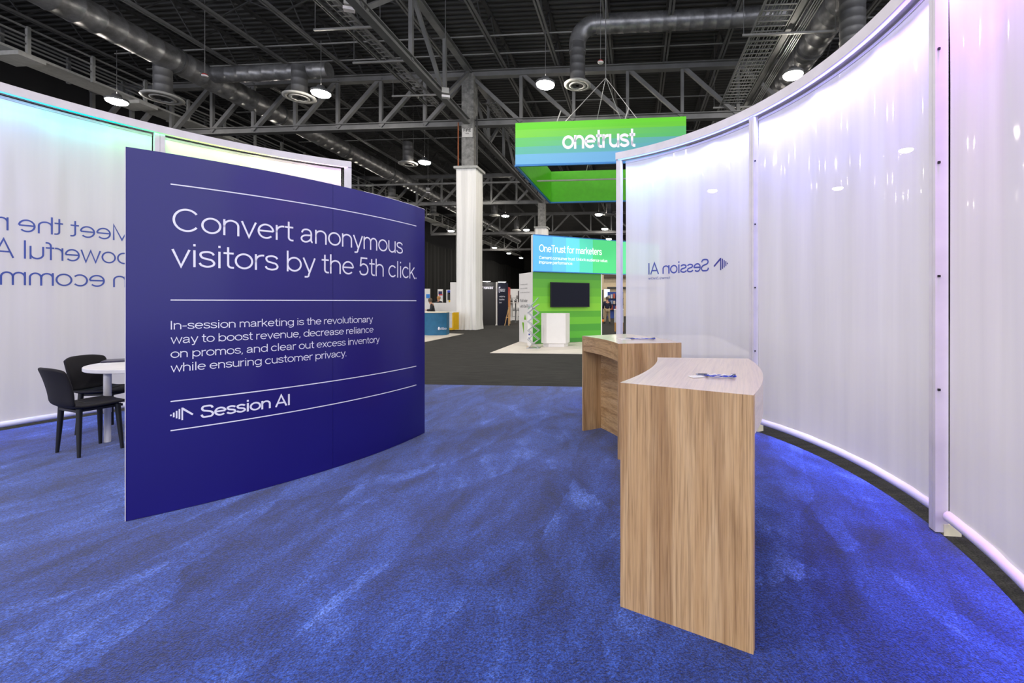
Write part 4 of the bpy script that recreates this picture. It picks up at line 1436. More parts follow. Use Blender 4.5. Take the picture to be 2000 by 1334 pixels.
for zz in (zb0 + 0.01, zb1 - 0.01):
    b = MB(); b.bar(Vector((a_.x, a_.y, zz)) + gn * 0.055, Vector((c_.x, c_.y, zz)) + gn * 0.055, 0.015, 0.03); b.build('edge_trim', M_edge, root)
def on_lb(px):
    return meet(px, gl + gn * 0.053, gd)
for txt, pxa, pya, pxb, cap in (('OneTrust for marketers', 1053, 491.5, 1175.5, 14.5), ('Cement consumer trust. Unlock audience value.', 1053, 505.8, 1187, 6.2), ('Improve performance.', 1053, 514.8, 1118.5, 6.2)):
    p_, k_ = on_lb(pxa)
    p2_, k2_ = on_lb(pxb)
    b = MB(); write(b, txt, plane_map((p_.x, p_.y, zat(pya, p_.y)), gd), cap / F * p_.y, k2_ - k_, 0.13)
    b.build('lettering', glow('lit_letter', (1, 1, 1, 1), 0.9), lbf)
# white return wall
wl = Vector((-2.88, 16.25, 0))
wd = (gl - wl).normalized()
wn = Vector((wd.y, -wd.x, 0))
root = thing('booth_wall', 'white side wall of the green booth, printed with dark writing and a green leaf', 'booth wall', (wl.x, wl.y, 0.014))
b = MB(); b.bar(Vector((wl.x, wl.y, 1.24)) - wn * 0.04, Vector((gl.x, gl.y, 1.24)) - wn * 0.04 - wd * 0.03, 0.08, 2.44); b.build('wall_panel', M_boothwhite, root)
M_dtext, M_gtext = flat('dark_print', rgb(60, 60, 62), 0.6), flat('grey_print', rgb(150, 148, 148), 0.6)
for txt, z_, cap, wid, mt in (('For today\'s world', 2.04, 0.05, 0.62, M_gtext), ('where your customers', 1.90, 0.05, 0.62, M_gtext), ('decide whom to trust', 1.76, 0.05, 0.80, M_gtext),
                               ('Build value', 1.44, 0.11, 0.62, M_dtext), ('with OneTrust', 1.24, 0.11, 0.86, M_dtext)):
    b = MB(); write(b, txt, plane_map((wl.x, wl.y, z_), wd, wd * 0.10 + wn * 0.004), cap, wid)
    b.build('lettering', mt, root)
b = MB()
def wq(x, z):
    return Vector((wl.x, wl.y, z)) + wd * x + wn * 0.004
b.add([wq(0.42, 0.82), wq(0.62, 0.82), wq(0.52, 1.02)], [(0, 1, 2)])
b.add([wq(0.26, 0.72), wq(0.42, 0.72), wq(0.42, 0.30)], [(0, 1, 2)])
b.build('leaf_print', flat('leaf_green', rgb(126, 186, 40), 0.6), root, 'green leaf shaped print')
# screen on the green wall
pa, ka = meet(1075, gl + gn * 0.10, gd)
pb, kb = meet(1151, gl + gn * 0.10, gd)
root = thing('television', 'black flat screen mounted on the green booth wall', 'television', (pa.x, pa.y, 1.28))
za, zb = zat(600, pa.y), zat(551, pa.y)
b = MB(); b.bar(Vector((pa.x, pa.y, (za + zb) / 2)), Vector((pb.x, pb.y, (za + zb) / 2)), 0.05, zb - za); b.build('bezel', M_blackleg, root)
b = MB(); b.bar(Vector((pa.x, pa.y, (za + zb) / 2)) + gd * 0.02 + gn * 0.027, Vector((pb.x, pb.y, (za + zb) / 2)) - gd * 0.02 + gn * 0.027, 0.004, zb - za - 0.04); b.build('screen', flat('dark_glass', rgb(10, 10, 26), 0.05, spec=0.12), root)
b = MB(); b.bar((pa + pb) / 2 + Vector((0, 0, (za + zb) / 2)) - gd * 0.2 - gn * 0.05, (pa + pb) / 2 + Vector((0, 0, (za + zb) / 2)) + gd * 0.2 - gn * 0.05, 0.06, 0.3); b.build('bracket', M_blackleg, root)
# white podium
pf = gnd(1082, 679)
root = thing('podium', 'white angular podium standing before the green booth wall', 'podium', (pf.x, pf.y + 0.3, 0.014))
D_ = pf.y
xa, xm, xb = ray(1057) * (D_ + 0.2), ray(1067.5) * D_, ray(1104.5) * D_
top = zat(612, D_)
pl = [(xa, D_ + 0.22), (xm, D_), (xb, D_ + 0.02), (xb + 0.10, D_ + 0.5), (xa, D_ + 0.5)]
b = MB(); b.prism(pl, 0.13, top); b.build('body', M_boothwhite, root)
b = MB(); b.prism([(x * 1.0 + (0.06 if x < -1.4 else -0.05), y + (0.05 if y < D_ + 0.4 else -0.05)) for x, y in pl], 0.014, 0.13); b.build('plinth', M_boothwhite, root)
# zigzag brochure stand
pr = gnd(1042, 681)
root = thing('brochure_stand', 'folding zigzag brochure stand before the white booth wall', 'brochure stand', (pr.x, pr.y, 0.014))
M_alu = flat('aluminium', rgb(190, 190, 190), 0.3, 0.7)
hgt = 1.36
nz = 5
w2 = 0.17
for s in (-1, 1):
    b = MB()
    for i in range(nz):
        za_, zb_ = 0.02 + hgt * i / nz, 0.02 + hgt * (i + 1) / nz
        fl = 1 if i % 2 == 0 else -1
        y_ = pr.y + s * 0.12
        b.bar((pr.x - w2 * fl, y_, za_), (pr.x + w2 * fl, y_, zb_), 0.014, 0.02)
        b.bar((pr.x + w2 * fl, y_, za_), (pr.x - w2 * fl, y_, zb_), 0.014, 0.02)
    b.build('scissor_frame', M_alu, root)
for i in range(nz):
    za_, zb_ = 0.02 + hgt * i / nz, 0.02 + hgt * (i + 1) / nz
    if i % 2 == 0:
        q0_, q1_ = Vector((pr.x - w2, pr.y, za_ + 0.02)), Vector((pr.x + w2 * 0.6, pr.y, zb_ - 0.03))
        b = MB(); b.bar(q0_, q1_, 0.22, 0.006); b.build('shelf', M_boothwhite, root)
q0_, q1_ = Vector((pr.x - w2, pr.y, 1.22)), Vector((pr.x + w2 * 0.9, pr.y, 1.58))
b = MB(); b.bar(q0_, q1_, 0.24, 0.006); b.build('shelf', flat('pale_teal_shelf', rgb(200, 222, 220), 0.3), root, 'top shelf with pale teal leaflet')
b = MB(); b.prism([(pr.x - 0.2, pr.y - 0.16), (pr.x + 0.2, pr.y - 0.16), (pr.x + 0.2, pr.y + 0.16), (pr.x - 0.2, pr.y + 0.16)], 0.014, 0.03); b.build('base', M_alu, root)
# narrow standing banner beside it
pbn = gnd(1031, 681)
root = thing('standing_sign', 'narrow white standing sign beside the zigzag brochure stand', 'sign', (pbn.x, pbn.y + 0.25, 0.014))
b = MB(); b.box((pbn.x, pbn.y + 0.3, 0.56), (0.11, 0.03, 1.0)); b.build('board', M_boothwhite, root)
b = MB(); b.box((pbn.x, pbn.y + 0.3, 0.035), (0.16, 0.2, 0.04)); b.build('base', flat('pale_wood', rgb(206, 190, 168), 0.6), root)
b = MB()
for z_ in (0.42, 0.30):
    b.box((pbn.x, pbn.y + 0.283, z_), (0.05, 0.004, 0.05))
b.build('printed_icons', flat('icon_blue', rgb(40, 60, 150), 0.5), root)

# ------------------------------------------------------------------ stands left of the column
TD = 19.5
b = MB()
pl = [gnd(770, 672), gnd(832, 668), gnd(906, 652.5), gnd(840, 650), gnd(740, 652)]
b.prism([(p.x, p.y) for p in pl], 0.0015, 0.012)
tag(b.build('carpet', flat('beige_pad', rgb(196, 188, 178), 0.7)), 'beige flooring pad under the teal counter', 'carpet')
root = thing('exhibit_counter', 'teal fabric pop-up counter with a pale top, just right of the blue panel', 'counter', (ray(845) * TD, TD + 0.4, 0.012))
xr = ray(871.5) * TD
xl = ray(812) * TD
arcT = Arc((xl, TD + 0.55), ((xl + xr) / 2 + 0.1, TD - 0.18), (xr, TD + 0.05))
ttop = zat(609, TD)
b = MB(); g = []
pts_ = [arcT.pt(arcT.L * i / 30) for i in range(31)]
for i, p in enumerate(pts_):
    fl = math.sin(i * 0.6) * 0.01
    g.append([Vector((p.x, p.y + fl - 0.02, 0.014)), Vector((p.x, p.y + fl * 0.4, 0.5)), Vector((p.x, p.y, ttop - 0.04))])
back = [Vector((xr - 0.05, TD + 0.55, 0)), Vector((xl, TD + 0.75, 0))]
for p in back:
    g.append([Vector((p.x, p.y, 0.014)), Vector((p.x, p.y, 0.5)), Vector((p.x, p.y, ttop - 0.04))])
b.strip(g, False); b.build('fabric_front', flat('teal_fabric', rgb(28, 98, 138), 0.6, var=0.1), root)
b = MB(); b.prism([(p.x, p.y - 0.04) for p in pts_] + [(p.x, p.y) for p in back], ttop - 0.04, ttop); b.build('counter_top', flat('cream_top', rgb(228, 218, 198), 0.4), root)
qa = at(855, 645, TD - 0.22)
b = MB(); b.lathe([(0.0, 0), (0.034, 0.02), (0.042, 0.07), (0.02, 0.13), (0, 0.15)], (qa.x + 0.04, qa.y + 0.02, qa.z), 14); b.build('leaf_emblem', M_letter, root)
b = MB(); write(b, 'stibo', plane_map((qa.x + 0.10, qa.y - 0.02, qa.z + 0.03), (1, 0.25, 0)), 0.10, 0.27); b.build('lettering', M_letter, root)
# yellow and white counter
YD = 22.6
root = thing('exhibit_counter', 'white and yellow counter standing behind the teal counter', 'counter', (ray(882) * YD, YD + 0.3, 0.0))
xa, xm, xb = ray(866) * YD, ray(883) * YD, ray(892) * YD
M_yel = flat('yellow_panel', rgb(226, 176, 12), 0.5)
yt = zat(609.5, YD)
b = MB(); b.prism([(xa, YD), (xm, YD), (xm, YD + 0.4), (xa, YD + 0.4)], 0.15, yt - 0.03); b.build('body', flat('grey_white', rgb(206, 202, 204), 0.5), root)
b = MB(); b.prism([(xm, YD), (xm + 0.07, YD - 0.02), (xb + 0.02, YD + 0.3), (xb - 0.1, YD + 0.4), (xm, YD + 0.4)], 0.05, yt - 0.02); b.build('side_panel', M_yel, root)
b = MB(); b.prism([(xa, YD - 0.02), (xm, YD - 0.02), (xm, YD + 0.3), (xa, YD + 0.3)], 0.04, 0.15); b.build('kick_board', M_yel, root)
b = MB(); b.prism([(xa, YD - 0.03), (xm + 0.06, YD - 0.03), (xb + 0.04, YD + 0.42), (xa, YD + 0.42)], yt - 0.03, yt); b.build('counter_top', M_boothwhite, root)
# white partition walls
def wallbox(name, label, px0, px1, py, D, th=0.1, group=None, bottom=0.0, mat=None, cat='partition'):
    a, c = Vector((ray(px0) * D, D, 0)), Vector((ray(px1) * D, D, 0))
    z = zat(py, D)
    b = MB(); b.bar(a + Vector((0, 0, (z + bottom) / 2)), c + Vector((0, 0, (z + bottom) / 2)), th, z - bottom)
    return tag(b.build(name, mat or M_boothwhite), label, cat, group)
wallbox('partition', 'tall white partition at the left of the FIRE sign column', 880, 899, 551.5, 25.2)
wallbox('partition', 'low white partition above the teal counter', 826, 880.4, 591.5, 25.4)
def poster_stand(px0, px1, py, D, label, prints):
    a, c = ray(px0) * D, ray(px1) * D
    root = thing('poster_stand', label, 'poster stand', ((a + c) / 2, D, 0), 'white stands with posters before the black drape')
    z = zat(py, D)
    b = MB(); b.box(((a + c) / 2, D, z / 2), (c - a, 0.08, z)); b.build('board', M_boothwhite, root)
    for (x0_, x1_, y0_, y1_, col, nm) in prints:
        xa_, xb_, z0_, z1_ = ray(x0_) * D, ray(x1_) * D, zat(y1_, D), zat(y0_, D)
        b = MB(); b.box(((xa_ + xb_) / 2, D - 0.06, (z0_ + z1_) / 2), (xb_ - xa_, 0.03, z1_ - z0_)); b.build('poster', flat(nm, col, 0.5), root)
    return root
poster_stand(829, 840, 564, 34, 'white poster stand with a blue square print, next to the blue panel', [(833, 840, 574.5, 582, rgb(40, 130, 220), 'poster_blue')])
poster_stand(855.2, 865, 565, 34, 'white poster stand with a navy and red print, behind the seated people', [(857, 864, 569, 574.5, rgb(36, 30, 90), 'poster_navy'), (857.5, 864.8, 574.6, 577, rgb(200, 40, 50), 'poster_red'), (859.5, 865, 577.2, 582, rgb(220, 222, 236), 'poster_pale')])
poster_stand(872, 884, 566, 34, 'white poster stand with a yellow, blue and black print, left of the draped column', [(874.5, 884, 567, 571.5, rgb(36, 66, 190), 'poster_cobalt'), (874.5, 884, 571.7, 586, rgb(40, 40, 40), 'poster_black'), (877, 884, 572.5, 574.5, rgb(230, 190, 20), 'poster_yellow'), (877, 884, 586.2, 590, rgb(230, 190, 20), 'poster_yellow')])

# ------------------------------------------------------------------ people
def skin(name, pts, edges, radii, mat, parent, root_i=0, sub=2):
    me = bpy.data.meshes.new(name)
    bm = bmesh.new()
    off = Vector((0, 0, 0)); p = parent
    while p is not None:
        off += p.location; p = p.parent
    ly = bm.verts.layers.skin.verify()
    vs = []
    for i, q in enumerate(pts):
        v = bm.verts.new(Vector(q) - off)
        r = radii[i]
        v[ly].radius = r if isinstance(r, tuple) else (r, r)
        v[ly].use_root = (i == root_i)
        vs.append(v)
    for a, c in edges:
        bm.edges.new((vs[a], vs[c]))
    bm.to_mesh(me); bm.free()
    o = bpy.data.objects.new(name, me)
    C.objects.link(o)
    m = o.modifiers.new('skin', 'SKIN'); m.use_smooth_shade = True
    s = o.modifiers.new('soft', 'SUBSURF'); s.levels = sub; s.render_levels = sub
    dg = bpy.context.evaluated_depsgraph_get()
    me2 = bpy.data.meshes.new_from_object(o.evaluated_get(dg))
    o.modifiers.clear()
    o.data = me2
    me2.materials.clear(); me2.materials.append(mat)
    o.parent = parent
    return o
M_skin = flat('skin', rgb(206, 152, 122), 0.6)
M_hairg, M_hairb = flat('grey_hair', rgb(96, 82, 70), 0.8), flat('blond_hair', rgb(190, 140, 84), 0.8)
def person(label, base, rz, joints, top_mat, leg_mat, hair_mat, shoe=True):
    """joints: dict of local positions (x right, y forward, z up) for a 1.78 m figure"""
    R = Matrix.Rotation(rz, 3, 'Z')
    B = Vector(base)
    J = {k: B + R @ Vector(v) for k, v in joints.items()}
    root = thing('person', label, 'person', B)
    order = ['pelvis', 'waist', 'chest', 'neck', 'head0', 'head1', 'shL', 'elL', 'wrL', 'haL', 'shR', 'elR', 'wrR', 'haR', 'hipL', 'knL', 'anL', 'toL', 'hipR', 'knR', 'anR', 'toR']
    rad = {'pelvis': (0.15, 0.11), 'waist': (0.135, 0.10), 'chest': (0.16, 0.115), 'neck': 0.058, 'head0': (0.075, 0.085), 'head1': (0.078, 0.095), 'shL': 0.065, 'elL': 0.045, 'wrL': 0.03, 'haL': 0.035,
           'hipL': 0.09, 'knL': 0.058, 'anL': 0.038, 'toL': 0.035}
    for k in list(rad):
        if k.endswith('L'):
            rad[k[:-1] + 'R'] = rad[k]
    idx = {k: i for i, k in enumerate(order)}
    E = [('pelvis', 'waist'), ('waist', 'chest'), ('chest', 'neck'), ('neck', 'head0'), ('head0', 'head1')]
    for s in 'LR':
        E += [('chest', 'sh' + s), ('sh' + s, 'el' + s), ('el' + s, 'wr' + s), ('wr' + s, 'ha' + s), ('pelvis', 'hip' + s), ('hip' + s, 'kn' + s), ('kn' + s, 'an' + s), ('an' + s, 'to' + s)]
    skin('body', [J[k] for k in order], [(idx[a], idx[c]) for a, c in E], [rad[k] for k in order], M_skin, root)
    def sub(keys, edges, grow, mat, nm):
        ii = {k: i for i, k in enumerate(keys)}
        rr = []
        for k in keys:
            r = rad[k]
            rr.append(tuple(x + grow for x in r) if isinstance(r, tuple) else r + grow)
        return skin(nm, [J[k] for k in keys], [(ii[a], ii[c]) for a, c in edges], rr, mat, root)
    sub(['pelvis', 'waist', 'chest', 'shL', 'elL', 'wrL', 'shR', 'elR', 'wrR'], [('pelvis', 'waist'), ('waist', 'chest'), ('chest', 'shL'), ('shL', 'elL'), ('elL', 'wrL'), ('chest', 'shR'), ('shR', 'elR'), ('elR', 'wrR')], 0.034, top_mat, 'jacket')
    sub(['pelvis', 'hipL', 'knL', 'anL', 'hipR', 'knR', 'anR'], [('pelvis', 'hipL'), ('hipL', 'knL'), ('knL', 'anL'), ('pelvis', 'hipR'), ('hipR', 'knR'), ('knR', 'anR')], 0.026, leg_mat, 'trousers')
    fwd = R @ Vector((0, 1, 0))
    hc = J['head1'] + Vector((0, 0, 0.02)) - fwd * 0.02
    b = MB(); b.lathe([(0.0, 0.115), (0.06, 0.105), (0.10, 0.06), (0.108, 0.0), (0.098, -0.06), (0.085, -0.09)], hc, 18); b.build('hair', hair_mat, root)
    for s in 'LR':
        a_, t_ = J['an' + s], J['to' + s]
        b = MB(); b.tube([a_ - (t_ - a_) * 0.35 + Vector((0, 0, -0.02)), a_ + Vector((0, 0, -0.015)), t_], [0.045, 0.052, 0.038], 10); b.build('shoe', M_blackleg, root)
    return root
stand = dict(pelvis=(0, 0, 0.95), waist=(0, 0.01, 1.10), chest=(0, 0, 1.34), neck=(0, 0.01, 1.50), head0=(0, 0.035, 1.58), head1=(0, 0.04, 1.68),
             shL=(-0.19, 0, 1.42), elL=(-0.27, 0.03, 1.14), wrL=(-0.22, 0.20, 1.02), haL=(-0.18, 0.28, 1.02), shR=(0.19, 0, 1.42), elR=(0.26, 0.02, 1.14), wrR=(0.24, 0.16, 0.98), haR=(0.22, 0.24, 0.96),
             hipL=(-0.10, 0, 0.90), knL=(-0.13, 0.02, 0.50), anL=(-0.17, -0.02, 0.09), toL=(-0.20, 0.16, 0.04), hipR=(0.10, 0, 0.90), knR=(0.13, 0.03, 0.50), anR=(0.17, 0.0, 0.09), toR=(0.20, 0.18, 0.04))
pm = gnd(1186, 632)
person('person in navy jumper and khaki trousers standing, back to us, beyond the green wall', (pm.x, pm.y, 0), 0.15, stand,
       flat('navy_jumper', rgb(30, 34, 58), 0.8), flat('khaki_cotton', rgb(170, 148, 116), 0.8), M_hairg)
sit = dict(stand)
sit.update(pelvis=(0, 0, 0.82), waist=(0, 0.03, 0.96), chest=(0, 0.06, 1.20), neck=(0, 0.10, 1.36), head0=(0, 0.15, 1.43), head1=(0, 0.17, 1.53),
           shL=(-0.19, 0.06, 1.28), elL=(-0.25, 0.10, 1.0), wrL=(-0.16, 0.32, 1.0), haL=(-0.12, 0.40, 1.02), shR=(0.19, 0.06, 1.28), elR=(0.25, 0.12, 1.0), wrR=(0.15, 0.33, 1.0), haR=(0.10, 0.40, 1.02),
           hipL=(-0.10, 0.02, 0.80), knL=(-0.16, 0.44, 0.78), anL=(-0.16, 0.36, 0.36), toL=(-0.17, 0.54, 0.32), hipR=(0.10, 0.02, 0.80), knR=(0.16, 0.44, 0.78), anR=(0.17, 0.40, 0.36), toR=(0.18, 0.58, 0.32))
xs_ = ray(846) * 24.6
person('person in dark clothes sitting on a yellow stool before the low white partition', (xs_, 24.6, 0.0), 1.9, sit, flat('dark_shirt', rgb(40, 38, 44), 0.8), flat('dark_trousers', rgb(36, 30, 40), 0.8), M_hairg)
root = thing('stool', 'yellow stool under the seated person behind the teal counter', 'stool', (xs_, 24.6, 0))
b = MB(); b.lathe([(0, 0.70), (0.18, 0.70), (0.19, 0.68), (0.18, 0.65), (0, 0.65)], (xs_, 24.6, 0), 20); b.build('seat', M_yel, root)
for k in range(4):
    q = PI / 4 + k * PI / 2
    b = MB(); b.tube([(xs_ + 0.12 * math.cos(q), 24.6 + 0.12 * math.sin(q), 0.66), (xs_ + 0.2 * math.cos(q), 24.6 + 0.2 * math.sin(q), 0.0)], 0.014, 8); b.build('leg', M_yel, root)
lean = dict(stand)
lean.update(elL=(-0.30, 0.15, 1.2), wrL=(-0.1, 0.3, 1.28), haL=(-0.02, 0.32, 1.32), elR=(0.30, 0.15, 1.2), wrR=(0.1, 0.3, 1.25), haR=(0.02, 0.32, 1.28))
person('person with fair hair in a dark top standing behind the low white partition', (ray(857.5) * 27.5, 27.5, -0.0), PI - 0.5, lean, flat('black_top', rgb(30, 30, 36), 0.8), flat('dark_trousers', rgb(36, 30, 40), 0.8), M_hairb)

# ------------------------------------------------------------------ black booth
BD = 28.3
root = thing('booth_wall', 'tall black booth wall with white lettering between the draped column and a white post', 'booth wall', (ray(955) * BD, BD, 0))
zt_ = zat(551.5, BD)
a, c = Vector((ray(925) * BD, BD, 0)), Vector((ray(968) * BD, BD, 0))
M_bpanel = flat('black_panel', rgb(40, 37, 36), 0.45)
b = MB(); b.bar(a + Vector((0, 0, zt_ / 2)), c + Vector((0, 0, zt_ / 2)), 0.12, zt_); b.build('wall_panel', M_bpanel, root)
p_ = at(940.2, 565.3, BD)
b = MB(); write(b, 'PERFICIENT', plane_map((p_.x + 0.17, p_.y - 0.07, p_.z + 0.02), (1, 0, 0)), 0.15, ray(964) * BD - p_.x - 0.17, 0.18); b.build('lettering', M_letter, root)
b = MB()
b.add([(p_.x + x, p_.y - 0.07, p_.z + z) for x, z in ((0, -0.04), (0.10, -0.04), (0.10, -0.01), (0.03, -0.01), (0.03, 0.14), (0.15, 0.14), (0.15, 0.17), (0, 0.17))], [(0, 1, 2, 3), (0, 3, 4, 7), (4, 5, 6, 7)])
b.build('logo_mark', M_letter, root)
def arm_light(px, py, D, label):
    p = at(px, py, D)
    root = thing('display_light', label, 'lamp', p, 'white arm lights on the black booth')
    b = MB(); b.box((p.x, p.y - 0.35, p.z + 0.03), (0.5, 0.12, 0.04)); b.build('lamp_head', M_white, root)
    b = MB(); b.box((p.x, p.y - 0.35, p.z + 0.006), (0.4, 0.08, 0.006)); b.build('lens', glow('arm_lens', (1, 0.98, 0.95, 1), 30.0), root)
    b = MB(); b.bar((p.x, p.y - 0.3, p.z + 0.03), (p.x, p.y + 0.05, p.z + 0.03), 0.04, 0.03); b.build('arm', M_white, root)
arm_light(953, 551, BD, 'white arm light over the black booth wall left of its white post')
arm_light(983, 552, BD - 0.45, 'white arm light over the narrow black booth panel right of the white post')
root = thing('booth_post', 'white upright post between the two black booth panels', 'post', (ray(970.3) * (BD - 0.3), BD - 0.3, 0))
b = MB(); b.box((ray(970.3) * (BD - 0.3), BD - 0.3, zt_ / 2), (0.09, 0.12, zt_)); b.build('upright', M_boothwhite, root)
b = MB(); b.box((ray(970.3) * (BD - 0.3), BD - 0.3, 0.02), (0.14, 0.2, 0.04)); b.build('foot', M_boothwhite, root)
root = thing('booth_wall', 'narrow black booth panel with white lines of text right of the white post', 'booth wall', (ray(982) * 27.8, 27.8, 0))
a, c = Vector((ray(972.6) * 27.8, 27.8, 0)), Vector((ray(991.5) * 28.3, 28.3, 0))
zt2 = zat(552.5, 28)
M_bp2 = flat('blue_black_panel', rgb(34, 36, 52), 0.35)
b = MB(); b.bar(a + Vector((0, 0, zt2 / 2)), c + Vector((0, 0, zt2 / 2)), 0.1, zt2); b.build('wall_panel', M_bp2, root)
xd = (c - a).normalized()
yn = Vector((xd.y, -xd.x, 0)) * 0.055
for txt, py, cap, wid in (('PERFICIENT', 569.5, 0.17, 0.36), ('Leading Digital Change', 580.2, 0.085, 0.42), ('Driving Real Results', 586.2, 0.085, 0.38), ('Growth', 592.2, 0.085, 0.17)):
    o_ = a + xd * (0.05 if cap < 0.1 else 0.12) + yn + Vector((0, 0, zat(py, 27.8)))
    b = MB(); write(b, txt, plane_map(o_, xd), cap, wid, 0.15); b.build('lettering', M_letter, root)
z_ = zat(569.5, 27.8)
b = MB()
b.add([a + xd * x + yn + Vector((0, 0, z_ + y)) for x, y in ((0.03, -0.05), (0.10, -0.05), (0.10, -0.02), (0.06, -0.02), (0.06, 0.25), (0.14, 0.25), (0.14, 0.29), (0.03, 0.29))], [(0, 1, 2, 3), (0, 3, 4, 7), (4, 5, 6, 7)])
b.build('logo_mark', M_letter, root)
# red edged poster and easel beyond
M_red = zramp('red_to_orange_print', [(0, rgb(236, 190, 140)), (0.6, rgb(240, 150, 80)), (1, rgb(206, 30, 30))], 0.0, 2.3, 'LINEAR')
b = MB(); b.bar(Vector((ray(992.3) * 28.7, 28.7, 1.2)), Vector((ray(996.0) * 30.2, 30.2, 1.2)), 0.06, 2.4)
tag(b.build('banner', M_red), 'red to orange banner edge beside the narrow black booth panel', 'banner')
ez = gnd(986.3, 636)
root = thing('easel', 'pale wooden easel leaning by the red banner', 'easel', (ez.x, ez.y, 0))
M_easel = flat('pale_easel', rgb(214, 168, 110), 0.5)
for dx, dy in ((-0.02, 0.0), (0.24, 0.03), (0.20, 0.14)):
    b = MB(); b.bar((ez.x + dx, ez.y + dy, 0.0), (ez.x + 0.22, ez.y + 0.10, 1.15), 0.04, 0.04); b.build('leg', M_easel, root)
b = MB(); b.bar((ez.x + 0.05, ez.y + 0.02, 0.5), (ez.x + 0.26, ez.y + 0.04, 0.5), 0.03, 0.05); b.build('ledge', M_easel, root)
wallbox('partition', 'white partition behind the white bar chairs, below the black drape', 993, 1024, 564.5, 36.0)
for px0, px1, py0, py1, lab in ((994, 997.5, 576, 583, 'small dark picture on the white partition, beside the red banner'), (1009, 1010.5, 577, 583, 'small thin dark picture on the white partition above the bar chairs'), (1012, 1014, 568, 590, 'tall dark screen on the white partition next to the booth side wall')):
    a, c = ray(px0) * 35.9, ray(px1) * 35.9
    z0_, z1_ = zat(py1, 35.9), zat(py0, 35.9)
    b = MB(); b.box(((a + c) / 2, 35.9, (z0_ + z1_) / 2), (c - a, 0.05, z1_ - z0_))
    tag(b.build('picture', flat('dark_print2', rgb(44, 30, 34), 0.5)), lab, 'picture', 'dark pictures on the white partition')
root = thing('bar_table', 'white bar table behind the white bar chair', 'table', (ray(1008) * 31, 31, 0))
b = MB(); b.box((ray(1008) * 31, 31.0, 1.39), (0.9, 0.6, 0.05)); b.build('tabletop', M_boothwhite, root)
b = MB(); b.box((ray(996.5) * 31, 31.2, 0.9), (0.24, 0.3, 0.95)); b.build('cabinet', M_boothwhite, root)
b = MB(); b.tube([(ray(1007) * 31, 31.0, 0), (ray(1007) * 31, 31.0, 1.37)], 0.04, 10); b.build('pillar', M_steel, root)
for px, lab in ((1004.5, 'white bar chair with slanted legs beside the white side wall'), (1017.0, 'white bar chair half hidden behind the booth side wall')):
    q = gnd(px, 627)
    root = thing('bar_chair', lab, 'chair', (q.x, q.y, 0), 'white bar chairs')
    g = [[Vector((q.x + x * w, q.y + y, z)) for x in (-1, -0.5, 0, 0.5, 1)] for y, z, w in ((0.2, 0.80, 0.2), (0.0, 0.78, 0.23), (-0.18, 0.82, 0.23), (-0.22, 1.0, 0.22), (-0.25, 1.16, 0.17))]
    o = MB().strip(g).build('seat_shell', M_boothwhite, root); s = o.modifiers.new('t', 'SOLIDIFY'); s.thickness = 0.03
    for sx in (-1, 1):
        for sy in (-1, 1):
            b = MB(); b.tube([(q.x + sx * 0.13, q.y + sy * 0.13, 0.78), (q.x + sx * 0.24, q.y + sy * 0.24, 0)], [0.022, 0.016], 8); b.build('leg', M_boothwhite, root)
    b = MB(); b.box((q.x, q.y, 0.35), (0.36, 0.36, 0.025)); b.build('footrest', M_steel, root)
for px, lab in ((999.2, 'small dark potted plant on the white bar table, left one'), (1006.8, 'small dark potted plant on the white bar table, right one')):
    x_ = ray(px) * 31
    root = thing('potted_plant', lab, 'plant', (x_, 31.0, 1.415), 'small plants on the bar table')
    b = MB(); b.lathe([(0, 0), (0.07, 0), (0.09, 0.13), (0, 0.13)], (x_, 31, 1.415), 14); b.build('pot', M_steeld, root)
    b = MB()
    for k in range(26):
        q = random.uniform(0, 2 * PI); r_ = random.uniform(0.02, 0.14); z_ = 1.54 + random.uniform(0, 0.22)
        b.box((x_ + r_ * math.cos(q), 31 + r_ * math.sin(q), z_), (0.09, 0.04, 0.012), q)
    b.build('leaves', flat('dark_leaf', rgb(36, 44, 34), 0.7), root)

# ------------------------------------------------------------------ what is seen right of the green wall
M_beige = flat('beige_wall', rgb(226, 204, 168), 0.7)
wallbox('partition', 'tall beige wall far beyond the end of the green wall', 1160, 1300, 540, 46.0, 0.2, None, 0, M_beige)
b = MB(); b.bar((ray(1160) * 45.7, 45.7, zat(538, 45.7)), (ray(1300) * 45.7, 45.7, zat(538, 45.7)), 0.5, 0.5)
tag(b.build('beam', flat('brown_beam', rgb(92, 78, 64), 0.7)), 'dark brown beam along the top of the far beige wall', 'beam')
b = MB(); b.box((ray(1177.5) * 40, 40, zat(556, 40) / 1), (0.22, 0.22, 2.2)); 
b = MB(); b.bar((ray(1177.5) * 40, 40, 0), (ray(1177.5) * 40, 40, zat(537, 40)), 0.16, 0.16)
tag(b.build('post', M_beige), 'slim cream post standing before the far beige wall', 'post')
b = MB(); b.bar((ray(1186) * 45.72, 45.72, zat(562, 45.72)), (ray(1300) * 45.72, 45.72, zat(562, 45.72)), 0.4, 0.16)
tag(b.build('shelf_ledge', M_steeld), 'dark ledge halfway up the far beige wall', 'ledge')
root = thing('display_shelf', 'busy blue display shelf with boxes behind the standing person', 'shelf', (ray(1200) * 40, 40, 0))
b = MB(); b.box((ray(1202) * 40, 40, zat(570, 40) / 2), (1.4, 0.1, zat(570, 40))); b.build('back_board', flat('shelf_blue', rgb(44, 78, 160), 0.5), root)
for i_, zz in enumerate((0.75, 1.25, 1.75)):
    b = MB(); b.box((ray(1202) * 40, 39.75, zz), (1.4, 0.45, 0.04)); sh = b.build('shelf', M_steeld, root)
cols = [rgb(214, 214, 220), rgb(200, 90, 60), rgb(60, 60, 120), rgb(150, 170, 200), rgb(220, 200, 180)]
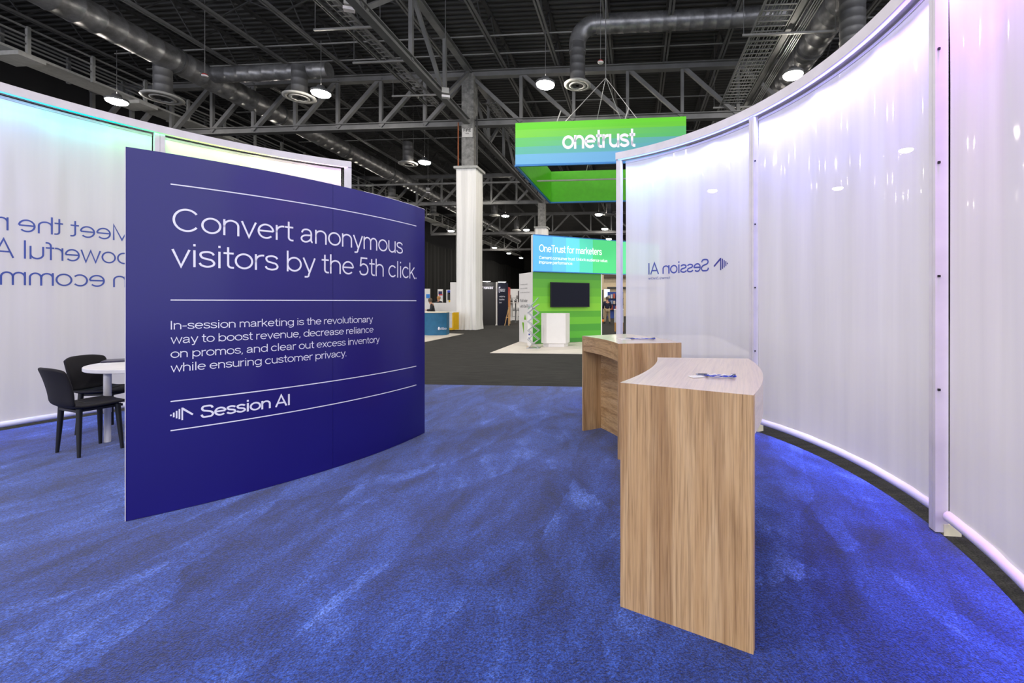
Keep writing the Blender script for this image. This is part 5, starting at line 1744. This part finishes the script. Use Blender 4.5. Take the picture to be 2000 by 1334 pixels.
for i_, zz in enumerate((0.77, 1.27, 1.77)):
    for k_ in range(6):
        h_ = random.uniform(0.2, 0.42)
        b = MB(); x_ = ray(1202) * 40 - 0.58 + 0.23 * k_
        b.box((x_, 39.72, zz + h_ / 2), (0.16, 0.2, h_))
        tag(b.build('box', flat('packing_%d' % ((i_ * 2 + k_) % 5), cols[(i_ * 2 + k_) % 5], 0.5)), 'small coloured box on the %s shelf behind the standing person, %s from the left' % (('lowest', 'middle', 'top')[i_], ORD[k_] if k_ else 'first'), 'box', 'boxes on the blue display shelf')
b = MB(); b.box((ray(1185.5) * 41, 41, zat(573, 41)), (0.5, 0.06, 0.75))
mn = thing('monitor', 'bright pale screen on a slim stand above the head of the standing person', 'screen', (ray(1185.5) * 41, 41, 0))
MB().bar((ray(1185.5) * 41, 41.06, 0), (ray(1185.5) * 41, 41.06, zat(573, 41)), 0.08, 0.05).build('stand', M_steeld, mn)
(b.build('screen', glow('pale_screen', (0.75, 0.9, 1.0, 1), 1.1), mn))
wallbox('partition', 'dark narrow panel at the right edge of the green wall, behind the standing person', 1174.8, 1178.5, 566, 33, 0.06, None, 0, M_steeld)
root = thing('exhibit_counter', 'grey and wood counter at the right of the standing person', 'counter', (ray(1206) * 22, 22, 0))
b = MB(); b.box((ray(1209) * 22, 22.3, 0.75), (0.45, 0.6, 0.62)); b.build('body', flat('pale_grey', rgb(188, 184, 182), 0.5), root)
b = MB(); b.box((ray(1209) * 22, 22.3, 0.22), (0.42, 0.56, 0.44)); b.build('base', flat('ochre_wood', rgb(176, 130, 72), 0.5), root)
b = MB(); b.box((ray(1209) * 22, 22.3, 1.08), (0.48, 0.62, 0.04)); b.build('counter_top', M_boothwhite, root)
b = MB(); b.box((ray(1205.5) * 22, 22.2, 1.17), (0.14, 0.2, 0.14))
tag(b.build('box', flat('orange_box', rgb(214, 110, 50), 0.5)), 'orange box standing on the grey and wood counter', 'box')
q = gnd(1178, 629)
root = thing('bag', 'orange bag on the floor at the feet of the standing person', 'bag', (q.x, q.y, 0))
b = MB(); b.lathe([(0, 0), (0.16, 0), (0.19, 0.08), (0.15, 0.17), (0, 0.2)], (q.x, q.y, 0.0), 16); b.build('pouch', flat('orange_cloth', rgb(232, 130, 50), 0.6), root)
b = MB(); b.tube([(q.x - 0.1, q.y, 0.17), (q.x - 0.05, q.y, 0.27), (q.x + 0.05, q.y, 0.27), (q.x + 0.1, q.y, 0.17)], 0.012, 6); b.build('handle', M_blackleg, root)
